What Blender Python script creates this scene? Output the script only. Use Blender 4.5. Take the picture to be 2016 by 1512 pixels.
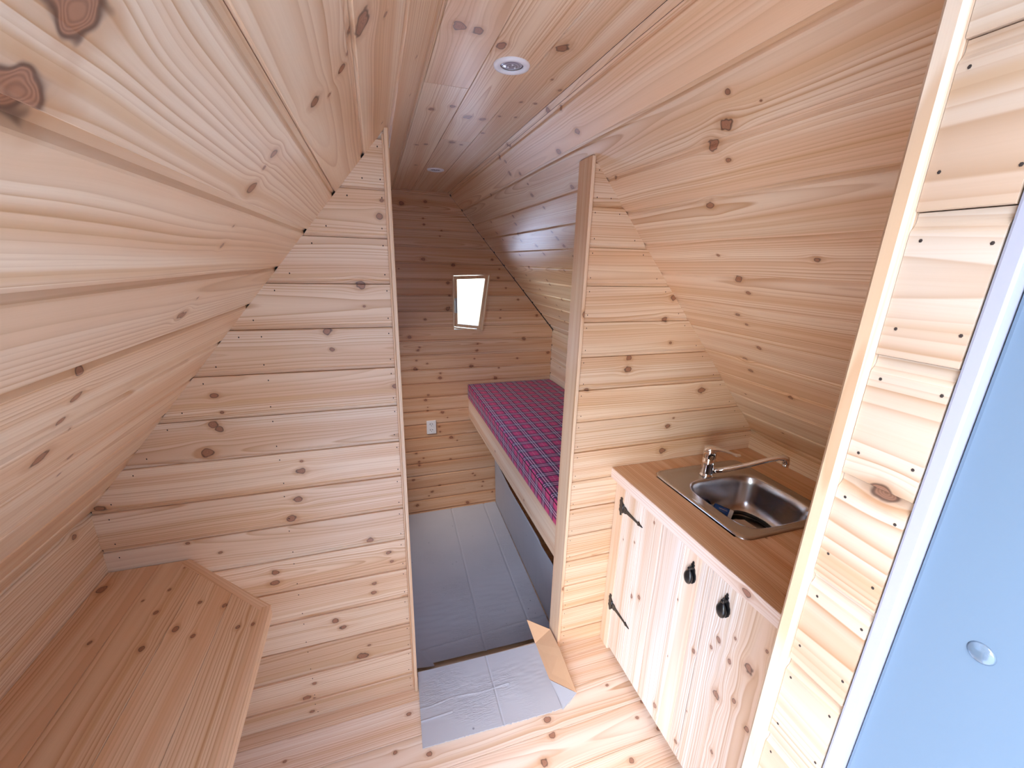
import bpy, bmesh, math, random
from mathutils import Vector, Matrix
S = bpy.context.scene
for o in list(bpy.data.objects):
    bpy.data.objects.remove(o)

# ------------------------------------------------------------------ camera
F_PX, PITCH, ROLL, YAW = 805.93, -0.2889, 0.0264, 0.3218
CAM = Vector((-0.3425, 0.0, 1.5991))
_f = Vector((math.sin(YAW)*math.cos(PITCH), math.cos(YAW)*math.cos(PITCH), math.sin(PITCH)))
_r = Vector((math.cos(YAW), -math.sin(YAW), 0)); _u = _r.cross(_f)
RIGHT = math.cos(ROLL)*_r + math.sin(ROLL)*_u
UP = -math.sin(ROLL)*_r + math.cos(ROLL)*_u
FWD = _f
cam = bpy.data.cameras.new('camera'); co = bpy.data.objects.new('camera', cam)
S.collection.objects.link(co)
cam.sensor_fit = 'HORIZONTAL'; cam.sensor_width = 36.0; cam.lens = 36.0*F_PX/2016.0
cam.clip_start = 0.01; cam.clip_end = 200
co.matrix_world = Matrix.Translation(CAM) @ Matrix((RIGHT, UP, -FWD)).transposed().to_4x4()
S.camera = co

# ------------------------------------------------------------------ world, light, exposure
w = bpy.data.worlds.new('sky'); S.world = w; w.use_nodes = True
nt = w.node_tree; nt.nodes.clear()
_o = nt.nodes.new('ShaderNodeOutputWorld'); _b = nt.nodes.new('ShaderNodeBackground')
_sk = nt.nodes.new('ShaderNodeTexSky'); _sk.sky_type = 'NISHITA'; _sk.sun_disc = False
_sk.sun_elevation = math.radians(55); _sk.sun_rotation = math.radians(-140)
_sk.air_density = 1.0; _sk.dust_density = 1.2; _sk.ozone_density = 1.0
nt.links.new(_sk.outputs[0], _b.inputs[0]); nt.links.new(_b.outputs[0], _o.inputs[0])
_b.inputs[1].default_value = 1.0
S.view_settings.view_transform = 'Standard'; S.view_settings.look = 'None'
S.view_settings.gamma = 1.0; S.view_settings.use_curve_mapping = False
S.view_settings.exposure = 1.30
S.cycles.max_bounces = 8; S.cycles.diffuse_bounces = 6; S.cycles.glossy_bounces = 3
S.cycles.use_adaptive_sampling = True; S.cycles.adaptive_threshold = 0.05
S.cycles.transparent_max_bounces = 12
S.cycles.sample_clamp_indirect = 6.0
S.cycles.caustics_reflective = False; S.cycles.caustics_refractive = False
S.cycles.use_denoising = True
def portal(loc, aim, sx, sy):
    l = bpy.data.lights.new('opening_portal', 'AREA'); l.shape = 'RECTANGLE'; l.size = sx; l.size_y = sy
    l.cycles.is_portal = True
    o = bpy.data.objects.new('opening_portal', l); S.collection.objects.link(o)
    o.location = loc; o.rotation_euler = Vector(aim).to_track_quat('-Z', 'Z').to_euler()
portal((-0.310, 0.17, 0.975), (0, 1, 0), 0.82, 1.96)
portal((0.345, 3.19, 1.30), (0, -1, 0), 0.32, 0.46)
portal(tuple(Vector((-0.1843, 2.15, 2.0516))+Vector((-0.6335, 0, -0.7737))*0.75-Vector((0.7737, 0, -0.6335))*0.09), (0.7737, 0, -0.6335), 0.95, 0.95)
portal((-0.370, 3.19, 1.175), (0, -1, 0), 0.36, 0.90)

# ------------------------------------------------------------------ dimensions (metres)
WL, HL = 1.0959, 0.9385        # left knee wall
WR, HR = 1.1642, 0.9331        # right knee wall
WC, H = 0.1843, 2.0516         # flat ceiling strip
YF, Y1, YB = 0.262, 1.232, 3.10  # front wall, partition, back wall
YS = 1.292                     # edge of the raised front floor
ZR = -0.47                     # rear floor
D = 0.1207                     # cover width of one board
WK, HK = 1.03, 1.072           # rear knee walls
XJL, XJR = -0.296, 0.312       # doorway jambs in the partition

def px_ray(x, y):
    return RIGHT*((x-1008)/F_PX) + UP*(-(y-756)/F_PX) + FWD
def at(x, y, P, N):
    d = px_ray(x, y); P = Vector(P); N = Vector(N)
    return CAM + d*((P-CAM).dot(N)/d.dot(N))

# ------------------------------------------------------------------ node helpers
class NB:
    def __init__(s, name):
        s.m = bpy.data.materials.new(name); s.m.use_nodes = True
        s.t = s.m.node_tree; s.t.nodes.clear()
        s.out = s.t.nodes.new('ShaderNodeOutputMaterial')
    def n(s, typ, **k):
        a = s.t.nodes.new(typ)
        for kk, v in k.items(): setattr(a, kk, v)
        return a
    def put(s, sock, v):
        if isinstance(v, bpy.types.NodeSocket): s.t.links.new(v, sock)
        elif v is not None:
            try: sock.default_value = v
            except Exception: sock.default_value = tuple(v)+(1,) if len(v) == 3 else v
    def ma(s, op, a, b=None, c=None, clamp=False):
        x = s.n('ShaderNodeMath', operation=op, use_clamp=clamp)
        s.put(x.inputs[0], a)
        if b is not None: s.put(x.inputs[1], b)
        if c is not None: s.put(x.inputs[2], c)
        return x.outputs[0]
    def mix(s, f, a, b, mode='MIX'):
        x = s.n('ShaderNodeMix', data_type='RGBA', blend_type=mode)
        s.put(x.inputs[0], f); s.put(x.inputs[6], a if not isinstance(a, tuple) else tuple(a)+(1,))
        s.put(x.inputs[7], b if not isinstance(b, tuple) else tuple(b)+(1,))
        return x.outputs[2]
    def xyz(s, a, b, c=0.0):
        x = s.n('ShaderNodeCombineXYZ'); s.put(x.inputs[0], a); s.put(x.inputs[1], b); s.put(x.inputs[2], c)
        return x.outputs[0]
    def sep(s, v):
        x = s.n('ShaderNodeSeparateXYZ'); s.put(x.inputs[0], v); return x.outputs
    def noise(s, v, scale=1.0, detail=2.0, rough=0.5, dist=0.0):
        x = s.n('ShaderNodeTexNoise'); s.put(x.inputs['Vector'], v)
        x.inputs['Scale'].default_value = scale; x.inputs['Detail'].default_value = detail
        x.inputs['Roughness'].default_value = rough; x.inputs['Distortion'].default_value = dist
        return x.outputs[0]
    def sstep(s, v, a, b, lo=0.0, hi=1.0):
        x = s.n('ShaderNodeMapRange', interpolation_type='SMOOTHSTEP')
        s.put(x.inputs[0], v)
        x.inputs[1].default_value = a; x.inputs[2].default_value = b
        x.inputs[3].default_value = lo; x.inputs[4].default_value = hi
        return x.outputs[0]
    def attr(s, name):
        x = s.n('ShaderNodeAttribute', attribute_type='OBJECT', attribute_name=name); return x.outputs['Vector']
    def bsdf(s, col, rough=0.5, metal=0.0, spec=0.5, **k):
        p = s.n('ShaderNodeBsdfPrincipled')
        s.put(p.inputs['Base Color'], col if not isinstance(col, tuple) else tuple(col)+(1,))
        s.put(p.inputs['Roughness'], rough); s.put(p.inputs['Metallic'], metal)
        s.put(p.inputs['Specular IOR Level'], spec)
        for kk, v in k.items(): s.put(p.inputs[kk.replace('_', ' ')], v)
        s.t.links.new(p.outputs[0], s.out.inputs[0]); return p
    def bump(s, h, strength, dist, p):
        b = s.n('ShaderNodeBump'); b.inputs['Strength'].default_value = strength
        b.inputs['Distance'].default_value = dist; s.put(b.inputs['Height'], h)
        s.t.links.new(b.outputs[0], p.inputs['Normal'])

NK = 8
def wood_material(name, nk):
    b = NB(name)
    uv = b.n('ShaderNodeUVMap').outputs[0]
    s = b.sep(uv); u0, v0 = s[0], s[1]
    pv = b.sep(b.attr('board_figure')); seed, cy, hh = pv[0], pv[1], pv[2]
    tint = b.attr('board_tint')
    sd = b.ma('MULTIPLY', seed, 37.0)
    # irregular outline noise used for knots
    kn = b.noise(b.xyz(u0, v0, sd), 55.0, 1.0)
    kno = b.ma('MULTIPLY', b.ma('SUBTRACT', kn, 0.5), 1.25)
    v, knot, halo, core, streak = v0, 0.0, 0.0, 0.0, 0.0
    for i in range(nk):
        k = b.sep(b.attr('knot_%d' % i))
        r = b.ma('MAXIMUM', k[2], 1e-5)
        du = b.ma('DIVIDE', b.ma('SUBTRACT', u0, k[0]), r)
        dv = b.ma('DIVIDE', b.ma('SUBTRACT', v0, k[1]), r)
        on = b.ma('GREATER_THAN', k[2], 1e-4)
        d2v = b.ma('MULTIPLY', dv, dv); d2u = b.ma('MULTIPLY', du, du)
        # grain is pushed sideways round the knot
        e = b.ma('EXPONENT', b.ma('MULTIPLY', b.ma('ADD', b.ma('MULTIPLY', d2u, 0.085), b.ma('MULTIPLY', d2v, 0.22)), -1.0))
        push = b.ma('MULTIPLY', b.ma('MULTIPLY', b.ma('MULTIPLY', dv, r), e), on)
        v = b.ma('SUBTRACT', v, b.ma('MULTIPLY', push, 0.85))
        rad = b.ma('ADD', b.ma('SQRT', b.ma('ADD', b.ma('MULTIPLY', d2u, 0.62), d2v)), kno)
        knot = b.ma('MAXIMUM', knot, b.ma('MULTIPLY', on, b.sstep(rad, 0.78, 1.06, 1.0, 0.0)))
        halo = b.ma('MAXIMUM', halo, b.ma('MULTIPLY', on, b.sstep(rad, 0.85, 2.2, 1.0, 0.0)))
        core = b.ma('MAXIMUM', core, b.ma('MULTIPLY', on, b.sstep(rad, 0.0, 1.0, 1.0, 0.0)))
        st = b.ma('EXPONENT', b.ma('MULTIPLY', b.ma('ADD', b.ma('MULTIPLY', d2u, 0.022), b.ma('MULTIPLY', d2v, 0.75)), -1.0))
        streak = b.ma('MAXIMUM', streak, b.ma('MULTIPLY', st, on))
    # growth rings: the board is a slice through a log whose pith wanders
    wob = b.noise(b.xyz(b.ma('MULTIPLY', u0, 1.3), b.ma('MULTIPLY', v0, 5.0), sd), 1.0, 2.0, 0.45)
    wob2 = b.noise(b.xyz(b.ma('MULTIPLY', u0, 0.9), sd, 3.7), 1.0, 1.0)
    vv = b.ma('ADD', b.ma('SUBTRACT', v, cy), b.ma('MULTIPLY', b.ma('SUBTRACT', wob, 0.5), 0.030))
    hz = b.ma('ADD', hh, b.ma('MULTIPLY', b.ma('SUBTRACT', wob2, 0.5), 0.085))
    R = b.ma('SQRT', b.ma('ADD', b.ma('MULTIPLY', vv, vv), b.ma('MULTIPLY', hz, hz)))
    ringw = b.noise(b.xyz(b.ma('MULTIPLY', R, 60.0), sd, 0.3), 1.0, 1.0)
    ph = b.ma('ADD', b.ma('DIVIDE', R, 0.0070), b.ma('MULTIPLY', ringw, 2.2))
    fr = b.ma('FRACT', ph)
    late = b.ma('MULTIPLY', b.ma('POWER', fr, 2.6), b.sstep(fr, 0.90, 1.0, 1.0, 0.0))
    ramt = b.noise(b.xyz(b.ma('MULTIPLY', b.ma('FLOOR', ph), 0.37), sd, b.ma('MULTIPLY', u0, 0.6)), 1.0, 1.0)
    late = b.ma('MULTIPLY', late, b.sstep(ramt, 0.30, 0.68, 0.25, 1.25))
    fib = b.noise(b.xyz(b.ma('MULTIPLY', u0, 9.0), b.ma('MULTIPLY', v, 420.0), sd), 1.0, 2.0, 0.6)
    heart = b.noise(b.xyz(b.ma('MULTIPLY', u0, 0.7), b.ma('MULTIPLY', v, 16.0), b.ma('ADD', sd, 9.1)), 1.0, 2.0)
    col = b.mix(b.sstep(heart, 0.38, 0.66), (0.835, 0.640, 0.445), (0.745, 0.485, 0.295))
    band = b.noise(b.xyz(b.ma('MULTIPLY', u0, 0.45), b.ma('MULTIPLY', R, 55.0), b.ma('ADD', sd, 4.2)), 1.0, 1.0)
    col = b.mix(b.ma('MULTIPLY', b.sstep(band, 0.52, 0.74), 0.60), col, (0.640, 0.365, 0.165))
    col = b.mix(b.ma('MULTIPLY', late, 1.0, clamp=True), col, (0.540, 0.290, 0.135))
    col = b.mix(b.ma('MULTIPLY', b.ma('SUBTRACT', fib, 0.42), 0.55, clamp=True), col, (0.62, 0.40, 0.23))
    col = b.mix(b.ma('MULTIPLY', streak, 0.38), col, (0.60, 0.33, 0.155))
    col = b.mix(b.ma('MULTIPLY', b.ma('SUBTRACT', halo, knot, clamp=True), 0.44), col, (0.47, 0.215, 0.090))
    kring = b.ma('SINE', b.ma('MULTIPLY', core, 26.0))
    kcol = b.mix(b.ma('MULTIPLY_ADD', kring, 0.30, 0.40), (0.230, 0.080, 0.038), (0.43, 0.185, 0.095))
    kcol = b.mix(b.sstep(core, 0.12, 0.34), (0.105, 0.038, 0.020), kcol)
    col = b.mix(b.ma('MULTIPLY', knot, 0.88), col, kcol)
    col = b.mix(1.0, col, tint, 'MULTIPLY')
    p = b.bsdf(col, rough=b.ma('MULTIPLY_ADD', fib, 0.12, 0.27), spec=0.5)
    b.bump(b.ma('ADD', b.ma('MULTIPLY', late, 0.5), b.ma('MULTIPLY', fib, 0.5)), 0.22, 0.0006, p)
    return b.m
PINES = [(0, wood_material('lacquered_pine_clear', 0)), (2, wood_material('lacquered_pine_sound', 2)), (4, wood_material('lacquered_pine_knotty', 4)), (NK, wood_material('lacquered_pine_very_knotty', NK))]
PINE = PINES[-1][1]

def simple(name, col, rough=0.5, metal=0.0, spec=0.5, nz=0.0, nscale=60, bump=0.0, **k):
    b = NB(name)
    tc = b.n('ShaderNodeTexCoord').outputs['Object']
    n = b.noise(tc, nscale, 3.0)
    c = b.mix(b.ma('MULTIPLY', n, nz), col, tuple(x*0.72 for x in col))
    p = b.bsdf(c, rough=rough, metal=metal, spec=spec, **k)
    if bump: b.bump(n, bump, 0.002, p)
    return b.m
M = {}
M['core'] = simple('shade_dark_backing', (0.045, 0.028, 0.020), 0.8, nz=0.5, nscale=20)  # near-black puts shade into the notch holes between boards
M['nail'] = simple('dark_nail_steel', (0.030, 0.018, 0.013), 0.9, 0.0, nz=0.3)
M['chrome'] = simple('polished_chrome', (0.86, 0.86, 0.88), 0.07, 1.0, nz=0.04)
M['iron'] = simple('black_painted_iron', (0.012, 0.012, 0.014), 0.28, 0.0, 0.6, nz=0.3, nscale=90, bump=0.1)
M['white_plastic'] = simple('white_plastic', (0.80, 0.80, 0.82), 0.35, nz=0.05)
M['socket_plastic'] = simple('socket_plastic', (0.78, 0.76, 0.74), 0.35, nz=0.05)
M['dark_plastic'] = simple('dark_plastic', (0.02, 0.02, 0.02), 0.4, nz=0.1)
M['rubber'] = simple('black_rubber', (0.010, 0.010, 0.012), 0.35, nz=0.2)
M['blue_plastic'] = simple('blue_plastic', (0.015, 0.10, 0.42), 0.25, nz=0.1)
M['alu'] = simple('window_hardware', (0.72, 0.71, 0.69), 0.3, 0.9, nz=0.1)
M['pvc'] = simple('white_upvc', (0.33, 0.33, 0.39), 0.35, nz=0.04)
M['paper'] = simple('beige_paper', (0.85, 0.74, 0.64), 0.7, nz=0.15)
M['kraft'] = simple('brown_kraft_board', (0.60, 0.36, 0.20), 0.8, nz=0.25, nscale=40, bump=0.1)
M['ground'] = simple('pale_gravel', (0.78, 0.78, 0.78), 0.9, nz=0.3, nscale=25)
M['render'] = simple('sky_block_grey', (0.38, 0.37, 0.36), 0.9, nz=0.3)
M['felt'] = simple('roof_membrane', (0.06, 0.06, 0.06), 0.9, nz=0.3)

def steel():
    b = NB('brushed_stainless_steel')
    tc = b.n('ShaderNodeTexCoord').outputs['Object']; s = b.sep(tc)
    n = b.noise(b.xyz(b.ma('MULTIPLY', s[0], 900), b.ma('MULTIPLY', s[1], 30), s[2]), 1.0, 2.0)
    p = b.bsdf(b.mix(n, (0.60, 0.56, 0.54), (0.50, 0.47, 0.46)), rough=b.ma('MULTIPLY_ADD', n, 0.10, 0.20), metal=1.0)
    return b.m
M['steel'] = steel()
def lens():
    b = NB('spotlight_lens')
    tc = b.n('ShaderNodeTexCoord').outputs['Object']; s = b.sep(tc)
    r = b.ma('SQRT', b.ma('ADD', b.ma('MULTIPLY', s[0], s[0]), b.ma('MULTIPLY', s[1], s[1])))
    k = b.ma('SINE', b.ma('MULTIPLY', r, 900))
    b.bsdf(b.mix(b.ma('MULTIPLY_ADD', k, 0.5, 0.5), (0.30, 0.30, 0.36), (0.52, 0.52, 0.60)), rough=0.12, spec=0.8, metal=0.3)
    return b.m
M['lens'] = lens()
def door_film():
    b = NB('pale_blue_door_panel')
    tc = b.n('ShaderNodeTexCoord').outputs['Object']
    n = b.noise(tc, 3.0, 1.0); sc = b.n('ShaderNodeTexWave'); sc.inputs['Scale'].default_value = 2.0
    b.bsdf(b.mix(n, (0.130, 0.185, 0.245), (0.120, 0.170, 0.230)), rough=0.22, spec=0.5)
    return b.m
M['film'] = door_film()
def glass():
    b = NB('window_glass')
    t = b.n('ShaderNodeBsdfTransparent'); g = b.n('ShaderNodeBsdfGlossy'); g.inputs['Roughness'].default_value = 0.02
    f = b.n('ShaderNodeFresnel'); f.inputs[0].default_value = 1.45
    m = b.n('ShaderNodeMixShader'); b.put(m.inputs[0], f.outputs[0])
    b.t.links.new(t.outputs[0], m.inputs[1]); b.t.links.new(g.outputs[0], m.inputs[2])
    b.t.links.new(m.outputs[0], b.out.inputs[0]); return b.m
M['glass'] = glass()
def clear():
    b = NB('clear_silicone')
    b.bsdf((0.25, 0.34, 0.44), rough=0.10, spec=0.8, Transmission_Weight=0.6)
    return b.m
M['clear'] = clear()
def cardboard():
    b = NB('grey_printed_cardboard')
    tc = b.n('ShaderNodeTexCoord').outputs['Object']; s = b.sep(tc)
    n = b.noise(tc, 5.0, 3.0); wr = b.noise(b.xyz(b.ma('MULTIPLY', s[0], 22), b.ma('MULTIPLY', s[1], 120), 0), 1.0, 3.0, 0.6, 1.5)
    v = b.n('ShaderNodeTexVoronoi'); v.inputs['Scale'].default_value = 11.0; b.put(v.inputs['Vector'], tc)
    spot = b.sstep(v.outputs['Distance'], 0.030, 0.055, 1.0, 0.0)
    patch = b.sstep(b.noise(tc, 3.3, 1.0), 0.45, 0.62)
    c = b.mix(n, (0.47, 0.475, 0.50), (0.41, 0.415, 0.44))
    c = b.mix(b.ma('MULTIPLY', b.sstep(wr, 0.62, 0.8), b.ma('MULTIPLY', patch, 0.28)), c, (0.62, 0.625, 0.65))
    c = b.mix(b.ma('MULTIPLY', spot, 0.75), c, (0.14, 0.14, 0.17))
    p = b.bsdf(c, rough=0.62, spec=0.3)
    b.bump(b.ma('MULTIPLY', wr, patch), 0.8, 0.006, p)
    return b.m
M['card'] = cardboard()
def plaid():
    b = NB('red_tartan_cloth')
    uv = b.n('ShaderNodeUVMap').outputs[0]; s = b.sep(uv)
    P = 0.088
    def bands(t):
        f = b.ma('FRACT', b.ma('DIVIDE', b.ma('ADD', t, 10.0), P))
        def line(c, wd): return b.sstep(b.ma('ABSOLUTE', b.ma('SUBTRACT', f, c)), wd*0.7, wd, 1.0, 0.0)
        white = b.ma('MAXIMUM', line(0.41, 0.022), line(0.56, 0.022))
        dark = b.ma('MAXIMUM', b.ma('MAXIMUM', line(0.31, 0.065), line(0.66, 0.065)), line(0.485, 0.045))
        thin = line(0.98, 0.020)
        return white, dark, thin
    wx, dx, tx = bands(s[0]); wy, dy, ty = bands(s[1])
    weave = b.ma('SINE', b.ma('MULTIPLY', b.ma('ADD', s[0], s[1]), 2400))
    wv = b.ma('MULTIPLY_ADD', weave, 0.12, 0.86)
    c = (0.62, 0.030, 0.150)
    c = b.mix(b.ma('MULTIPLY', b.ma('ADD', tx, ty, clamp=True), 0.55), c, (0.75, 0.30, 0.33))
    c = b.mix(b.ma('MULTIPLY', dx, 0.80), c, (0.025, 0.015, 0.060))
    c = b.mix(b.ma('MULTIPLY', dy, 0.80), c, (0.025, 0.015, 0.060))
    c = b.mix(b.ma('MULTIPLY', wx, 0.82), c, (0.60, 0.68, 0.74))
    c = b.mix(b.ma('MULTIPLY', wy, 0.70), c, (0.60, 0.66, 0.72))
    c = b.mix(1.0, c, b.xyz(wv, wv, wv), 'MULTIPLY')
    p = b.bsdf(c, rough=0.55, spec=0.35)
    p.inputs['Sheen Weight'].default_value = 0.08
    n = b.noise(b.xyz(s[0], s[1], 0), 7.0, 2.0)
    b.bump(n, 0.3, 0.01, p)
    return b.m
M['plaid'] = plaid()

# ------------------------------------------------------------------ object helpers
def link(o, parent=None):
    S.collection.objects.link(o)
    if parent is not None: o.parent = parent
    return o
def mesh_obj(name, verts, faces, mat, parent=None, smooth=False, uvs=None):
    me = bpy.data.meshes.new(name); me.from_pydata([tuple(v) for v in verts], [], faces)
    me.materials.append(mat)
    if uvs is not None:
        l = me.uv_layers.new(name='UVMap')
        for poly in me.polygons:
            for li, c in zip(poly.loop_indices, uvs[poly.index]): l.data[li].uv = c
    if smooth: me.polygons.foreach_set('use_smooth', [True]*len(me.polygons))
    me.update()
    return link(bpy.data.objects.new(name, me), parent)
def bm_obj(name, bm, mat, parent=None, smooth=False):
    me = bpy.data.meshes.new(name); bmesh.ops.recalc_face_normals(bm, faces=bm.faces[:])
    bm.to_mesh(me); bm.free(); me.materials.append(mat)
    if smooth: me.polygons.foreach_set('use_smooth', [True]*len(me.polygons))
    return link(bpy.data.objects.new(name, me), parent)
def tag(o, label, cat, group=None):
    o['label'] = label; o['category'] = cat
    if group: o['group'] = group
    return o
def struct(o): o['kind'] = 'structure'; return o
def empty(name, loc=(0, 0, 0)):
    o = bpy.data.objects.new(name, None); o.location = loc; o.empty_display_size = 0.05; return link(o)
def rel(o):            # keep world placement after parenting to an empty that is not at the origin
    o.matrix_parent_inverse = Matrix.Translation(-o.parent.location); return o
def put(o, parent): o.parent = parent; rel(o); return o
def hexa(vs): return vs, [(0, 1, 2, 3), (7, 6, 5, 4), (0, 4, 5, 1), (1, 5, 6, 2), (2, 6, 7, 3), (3, 7, 4, 0)]
def prism(poly, off):  # poly: list of Vectors, extruded by vector off
    n = len(poly); off = Vector(off); P = [Vector(p) for p in poly]
    vs = P + [p+off for p in P]
    fs = [tuple(range(n))[::-1], tuple(range(n, 2*n))]
    fs += [(i, (i+1) % n, n+(i+1) % n, n+i) for i in range(n)]
    return vs, fs
def join(parts):
    V, Fc = [], []
    for vs, fs in parts:
        k = len(V); V += list(vs); Fc += [tuple(i+k for i in f) for f in fs]
    return V, Fc
def bevelled(name, vs, fs, w, mat, parent=None, seg=2, smooth=False):
    bm = bmesh.new(); bv = [bm.verts.new(v) for v in vs]
    for f in fs: bm.faces.new([bv[i] for i in f])
    bmesh.ops.recalc_face_normals(bm, faces=bm.faces[:])
    bmesh.ops.bevel(bm, geom=bm.edges[:], offset=w, segments=seg, affect='EDGES', profile=0.6)
    return bm_obj(name, bm, mat, parent, smooth)
def box(x0, x1, y0, y1, z0, z1):
    return hexa([(x0, y0, z0), (x1, y0, z0), (x1, y1, z0), (x0, y1, z0), (x0, y0, z1), (x1, y0, z1), (x1, y1, z1), (x0, y1, z1)])
def tube(pts, rad, mat, name, parent=None, n=12, caps=True):
    pts = [Vector(p) for p in pts]; rads = rad if isinstance(rad, list) else [rad]*len(pts)
    V, Fc = [], []; prev = None
    for i, p in enumerate(pts):
        t = (pts[min(i+1, len(pts)-1)]-pts[max(i-1, 0)]).normalized()
        if prev is None:
            a = t.orthogonal().normalized()
        else:
            a = (prev - t*prev.dot(t)).normalized()
        prev = a; bb = t.cross(a)
        for k in range(n):
            th = 2*math.pi*k/n; V.append(p+(a*math.cos(th)+bb*math.sin(th))*rads[i])
    for i in range(len(pts)-1):
        for k in range(n): Fc.append((i*n+k, i*n+(k+1) % n, (i+1)*n+(k+1) % n, (i+1)*n+k))
    if caps: Fc.append(tuple(range(n))[::-1]); Fc.append(tuple(range((len(pts)-1)*n, len(pts)*n)))
    return mesh_obj(name, V, Fc, mat, parent, smooth=True)
def lathe(name, prof, mat, parent=None, n=32, c=(0, 0, 0), axis='Z', caps=True):
    V, Fc = [], []
    for r, z in prof:
        for k in range(n):
            th = 2*math.pi*k/n
            a, bb = r*math.cos(th), r*math.sin(th)
            V.append((c[0]+a, c[1]+bb, c[2]+z) if axis == 'Z' else (c[0]+z, c[1]+a, c[2]+bb) if axis == 'X' else (c[0]+a, c[1]+z, c[2]+bb))
    m = len(prof)
    for i in range(m-1):
        for k in range(n): Fc.append((i*n+k, i*n+(k+1) % n, (i+1)*n+(k+1) % n, (i+1)*n+k))
    if caps: Fc.append(tuple(range(n))[::-1]); Fc.append(tuple(range((m-1)*n, m*n)))
    bm = bmesh.new(); bv = [bm.verts.new(v) for v in V]
    for f in Fc: bm.faces.new([bv[i] for i in f])
    return bm_obj(name, bm, mat, parent, smooth=True)
def smooth_by_angle(o, a=0.6):
    me = o.data; me.polygons.foreach_set('use_smooth', [True]*len(me.polygons))
    bm = bmesh.new(); bm.from_mesh(me)
    for e in bm.edges:
        if len(e.link_faces) == 2 and e.calc_face_angle(0) > a: e.smooth = False
    bm.to_mesh(me); bm.free(); return o

# ------------------------------------------------------------------ boards
RNG = random.Random(7)
T = 0.014
def prof_groove(d):    # recess along the low edge, soft shoulder, square high edge
    return [(0.0004, -0.0060), (0.0085, -0.0058), (0.0115, -0.0030), (0.0140, -0.0007), (0.0165, 0.0), (d-0.0016, 0.0), (d-0.0006, -0.0012)]
def prof_flat(d, g=0.0006):
    return [(g, -0.0016), (g+0.0012, 0.0), (d-g-0.0012, 0.0), (d-g, -0.0016)]
def clip_prof(pr, a, c):
    out = []
    def val(v):
        if v <= pr[0][0]: return pr[0][1]
        for (v0, w0), (v1, w1) in zip(pr, pr[1:]):
            if v0 <= v <= v1: return w0+(w1-w0)*(v-v0)/max(v1-v0, 1e-9)
        return pr[-1][1]
    if a > pr[0][0]: out.append((a, val(a)))
    out += [p for p in pr if a < p[0] < c or (p[0] == pr[0][0] and a <= pr[0][0])]
    if c < pr[-1][0]: out.append((c, val(c)))
    elif out and out[-1] != pr[-1]: out.append(pr[-1])
    return out
BOARDS = []
def plank(parent, O, U, V, N, slabs, v_off=0.0, knots=(), tint=(1, 1, 1), t=T, mat=None, name='plank', figure=None, uoff=None):
    """slabs: (profile, a0, b0, a1, b1): the face runs in u from a0+b0*v to a1+b1*v"""
    O, U, V, N = Vector(O), Vector(U).normalized(), Vector(V).normalized(), Vector(N).normalized()
    VV, FF, UVS = [], [], []
    for pr, a0, b0, a1, b1 in slabs:
        n = len(pr)
        if n < 2: continue
        k = len(VV); uvp = []
        for v, w_ in pr:
            for uu in (a0+b0*v, a1+b1*v):
                VV.append(O+U*uu+V*v+N*w_); uvp.append((uu, v))
        for v, w_ in (pr[0], pr[-1]):
            for uu in (a0+b0*v, a1+b1*v):
                VV.append(O+U*uu+V*v-N*t); uvp.append((uu, v+0.01))
        fs = [(k+2*i, k+2*i+1, k+2*i+3, k+2*i+2) for i in range(n-1)]
        q = k+2*n
        fs += [(k, q, q+1, k+1), (k+2*n-2, k+2*n-1, q+3, q+2), (q, q+2, q+3, q+1)]
        fs += [tuple([k+2*i for i in range(n)]+[q+2, q]), tuple([k+2*i+1 for i in range(n)][::-1]+[q+1, q+3])]
        if U.cross(V).dot(N) < 0: fs = [f[::-1] for f in fs]
        FF += fs
        for f in fs: UVS.append([uvp[i-k] for i in f])
    if not FF: return None
    o = mesh_obj(name, VV, FF, mat or PINE, parent, uvs=UVS)
    fig = figure or (RNG.random(), RNG.uniform(-0.06, 0.18), RNG.uniform(0.0, 0.05))
    o['board_figure'] = [float(x) for x in fig]
    g = RNG.uniform(0.94, 1.04); wv = RNG.uniform(-0.02, 0.02)
    o['board_tint'] = [tint[0]*g*(1+wv), tint[1]*g, tint[2]*g*(1-1.5*wv)]
    for i in range(NK): o['knot_%d' % i] = [0.0, 0.0, 0.0]
    o['knot_count'] = 0
    BOARDS.append(o)
    return o
def set_knot(o, u, v, r):
    r = r*0.84
    c = o['knot_count']
    if c < NK:
        o['knot_%d' % c] = [float(u), float(v), float(r)]; o['knot_count'] = c+1
class Face:
    """a boarded plane: remembers its boards so that knots can be put where the photograph has them"""
    def __init__(s, O, U, V, N): s.O, s.U, s.V, s.N = Vector(O), Vector(U).normalized(), Vector(V).normalized(), Vector(N).normalized(); s.b = []
    def add(s, o, v0, v1, u0=-1e9, u1=1e9):
        if o: s.b.append((o, v0, v1, u0, u1))
    def knots(s, lst, k=1.0):
        for x, y, r in lst:
            r = r*k
            p = at(x, y, s.O, s.N)-s.O; u, v = p.dot(s.U), p.dot(s.V)
            for o, v0, v1, u0, u1 in s.b:
                m = r*0.001*0.6
                if v0-m <= v <= v1+m and u0 <= u <= u1: set_knot(o, u, v-v0, r*0.001)
    def spread(s, dens, uk):
        for o, v0, v1, u0, u1 in s.b:
            u = uk[0]+RNG.random()*dens
            while u < uk[1]:
                if o['knot_count'] < NK: set_knot(o, u, RNG.uniform(0.02, 0.10), RNG.choice([0.004, 0.006, 0.009, 0.012]))
                u += dens*RNG.uniform(0.6, 1.4)

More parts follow.
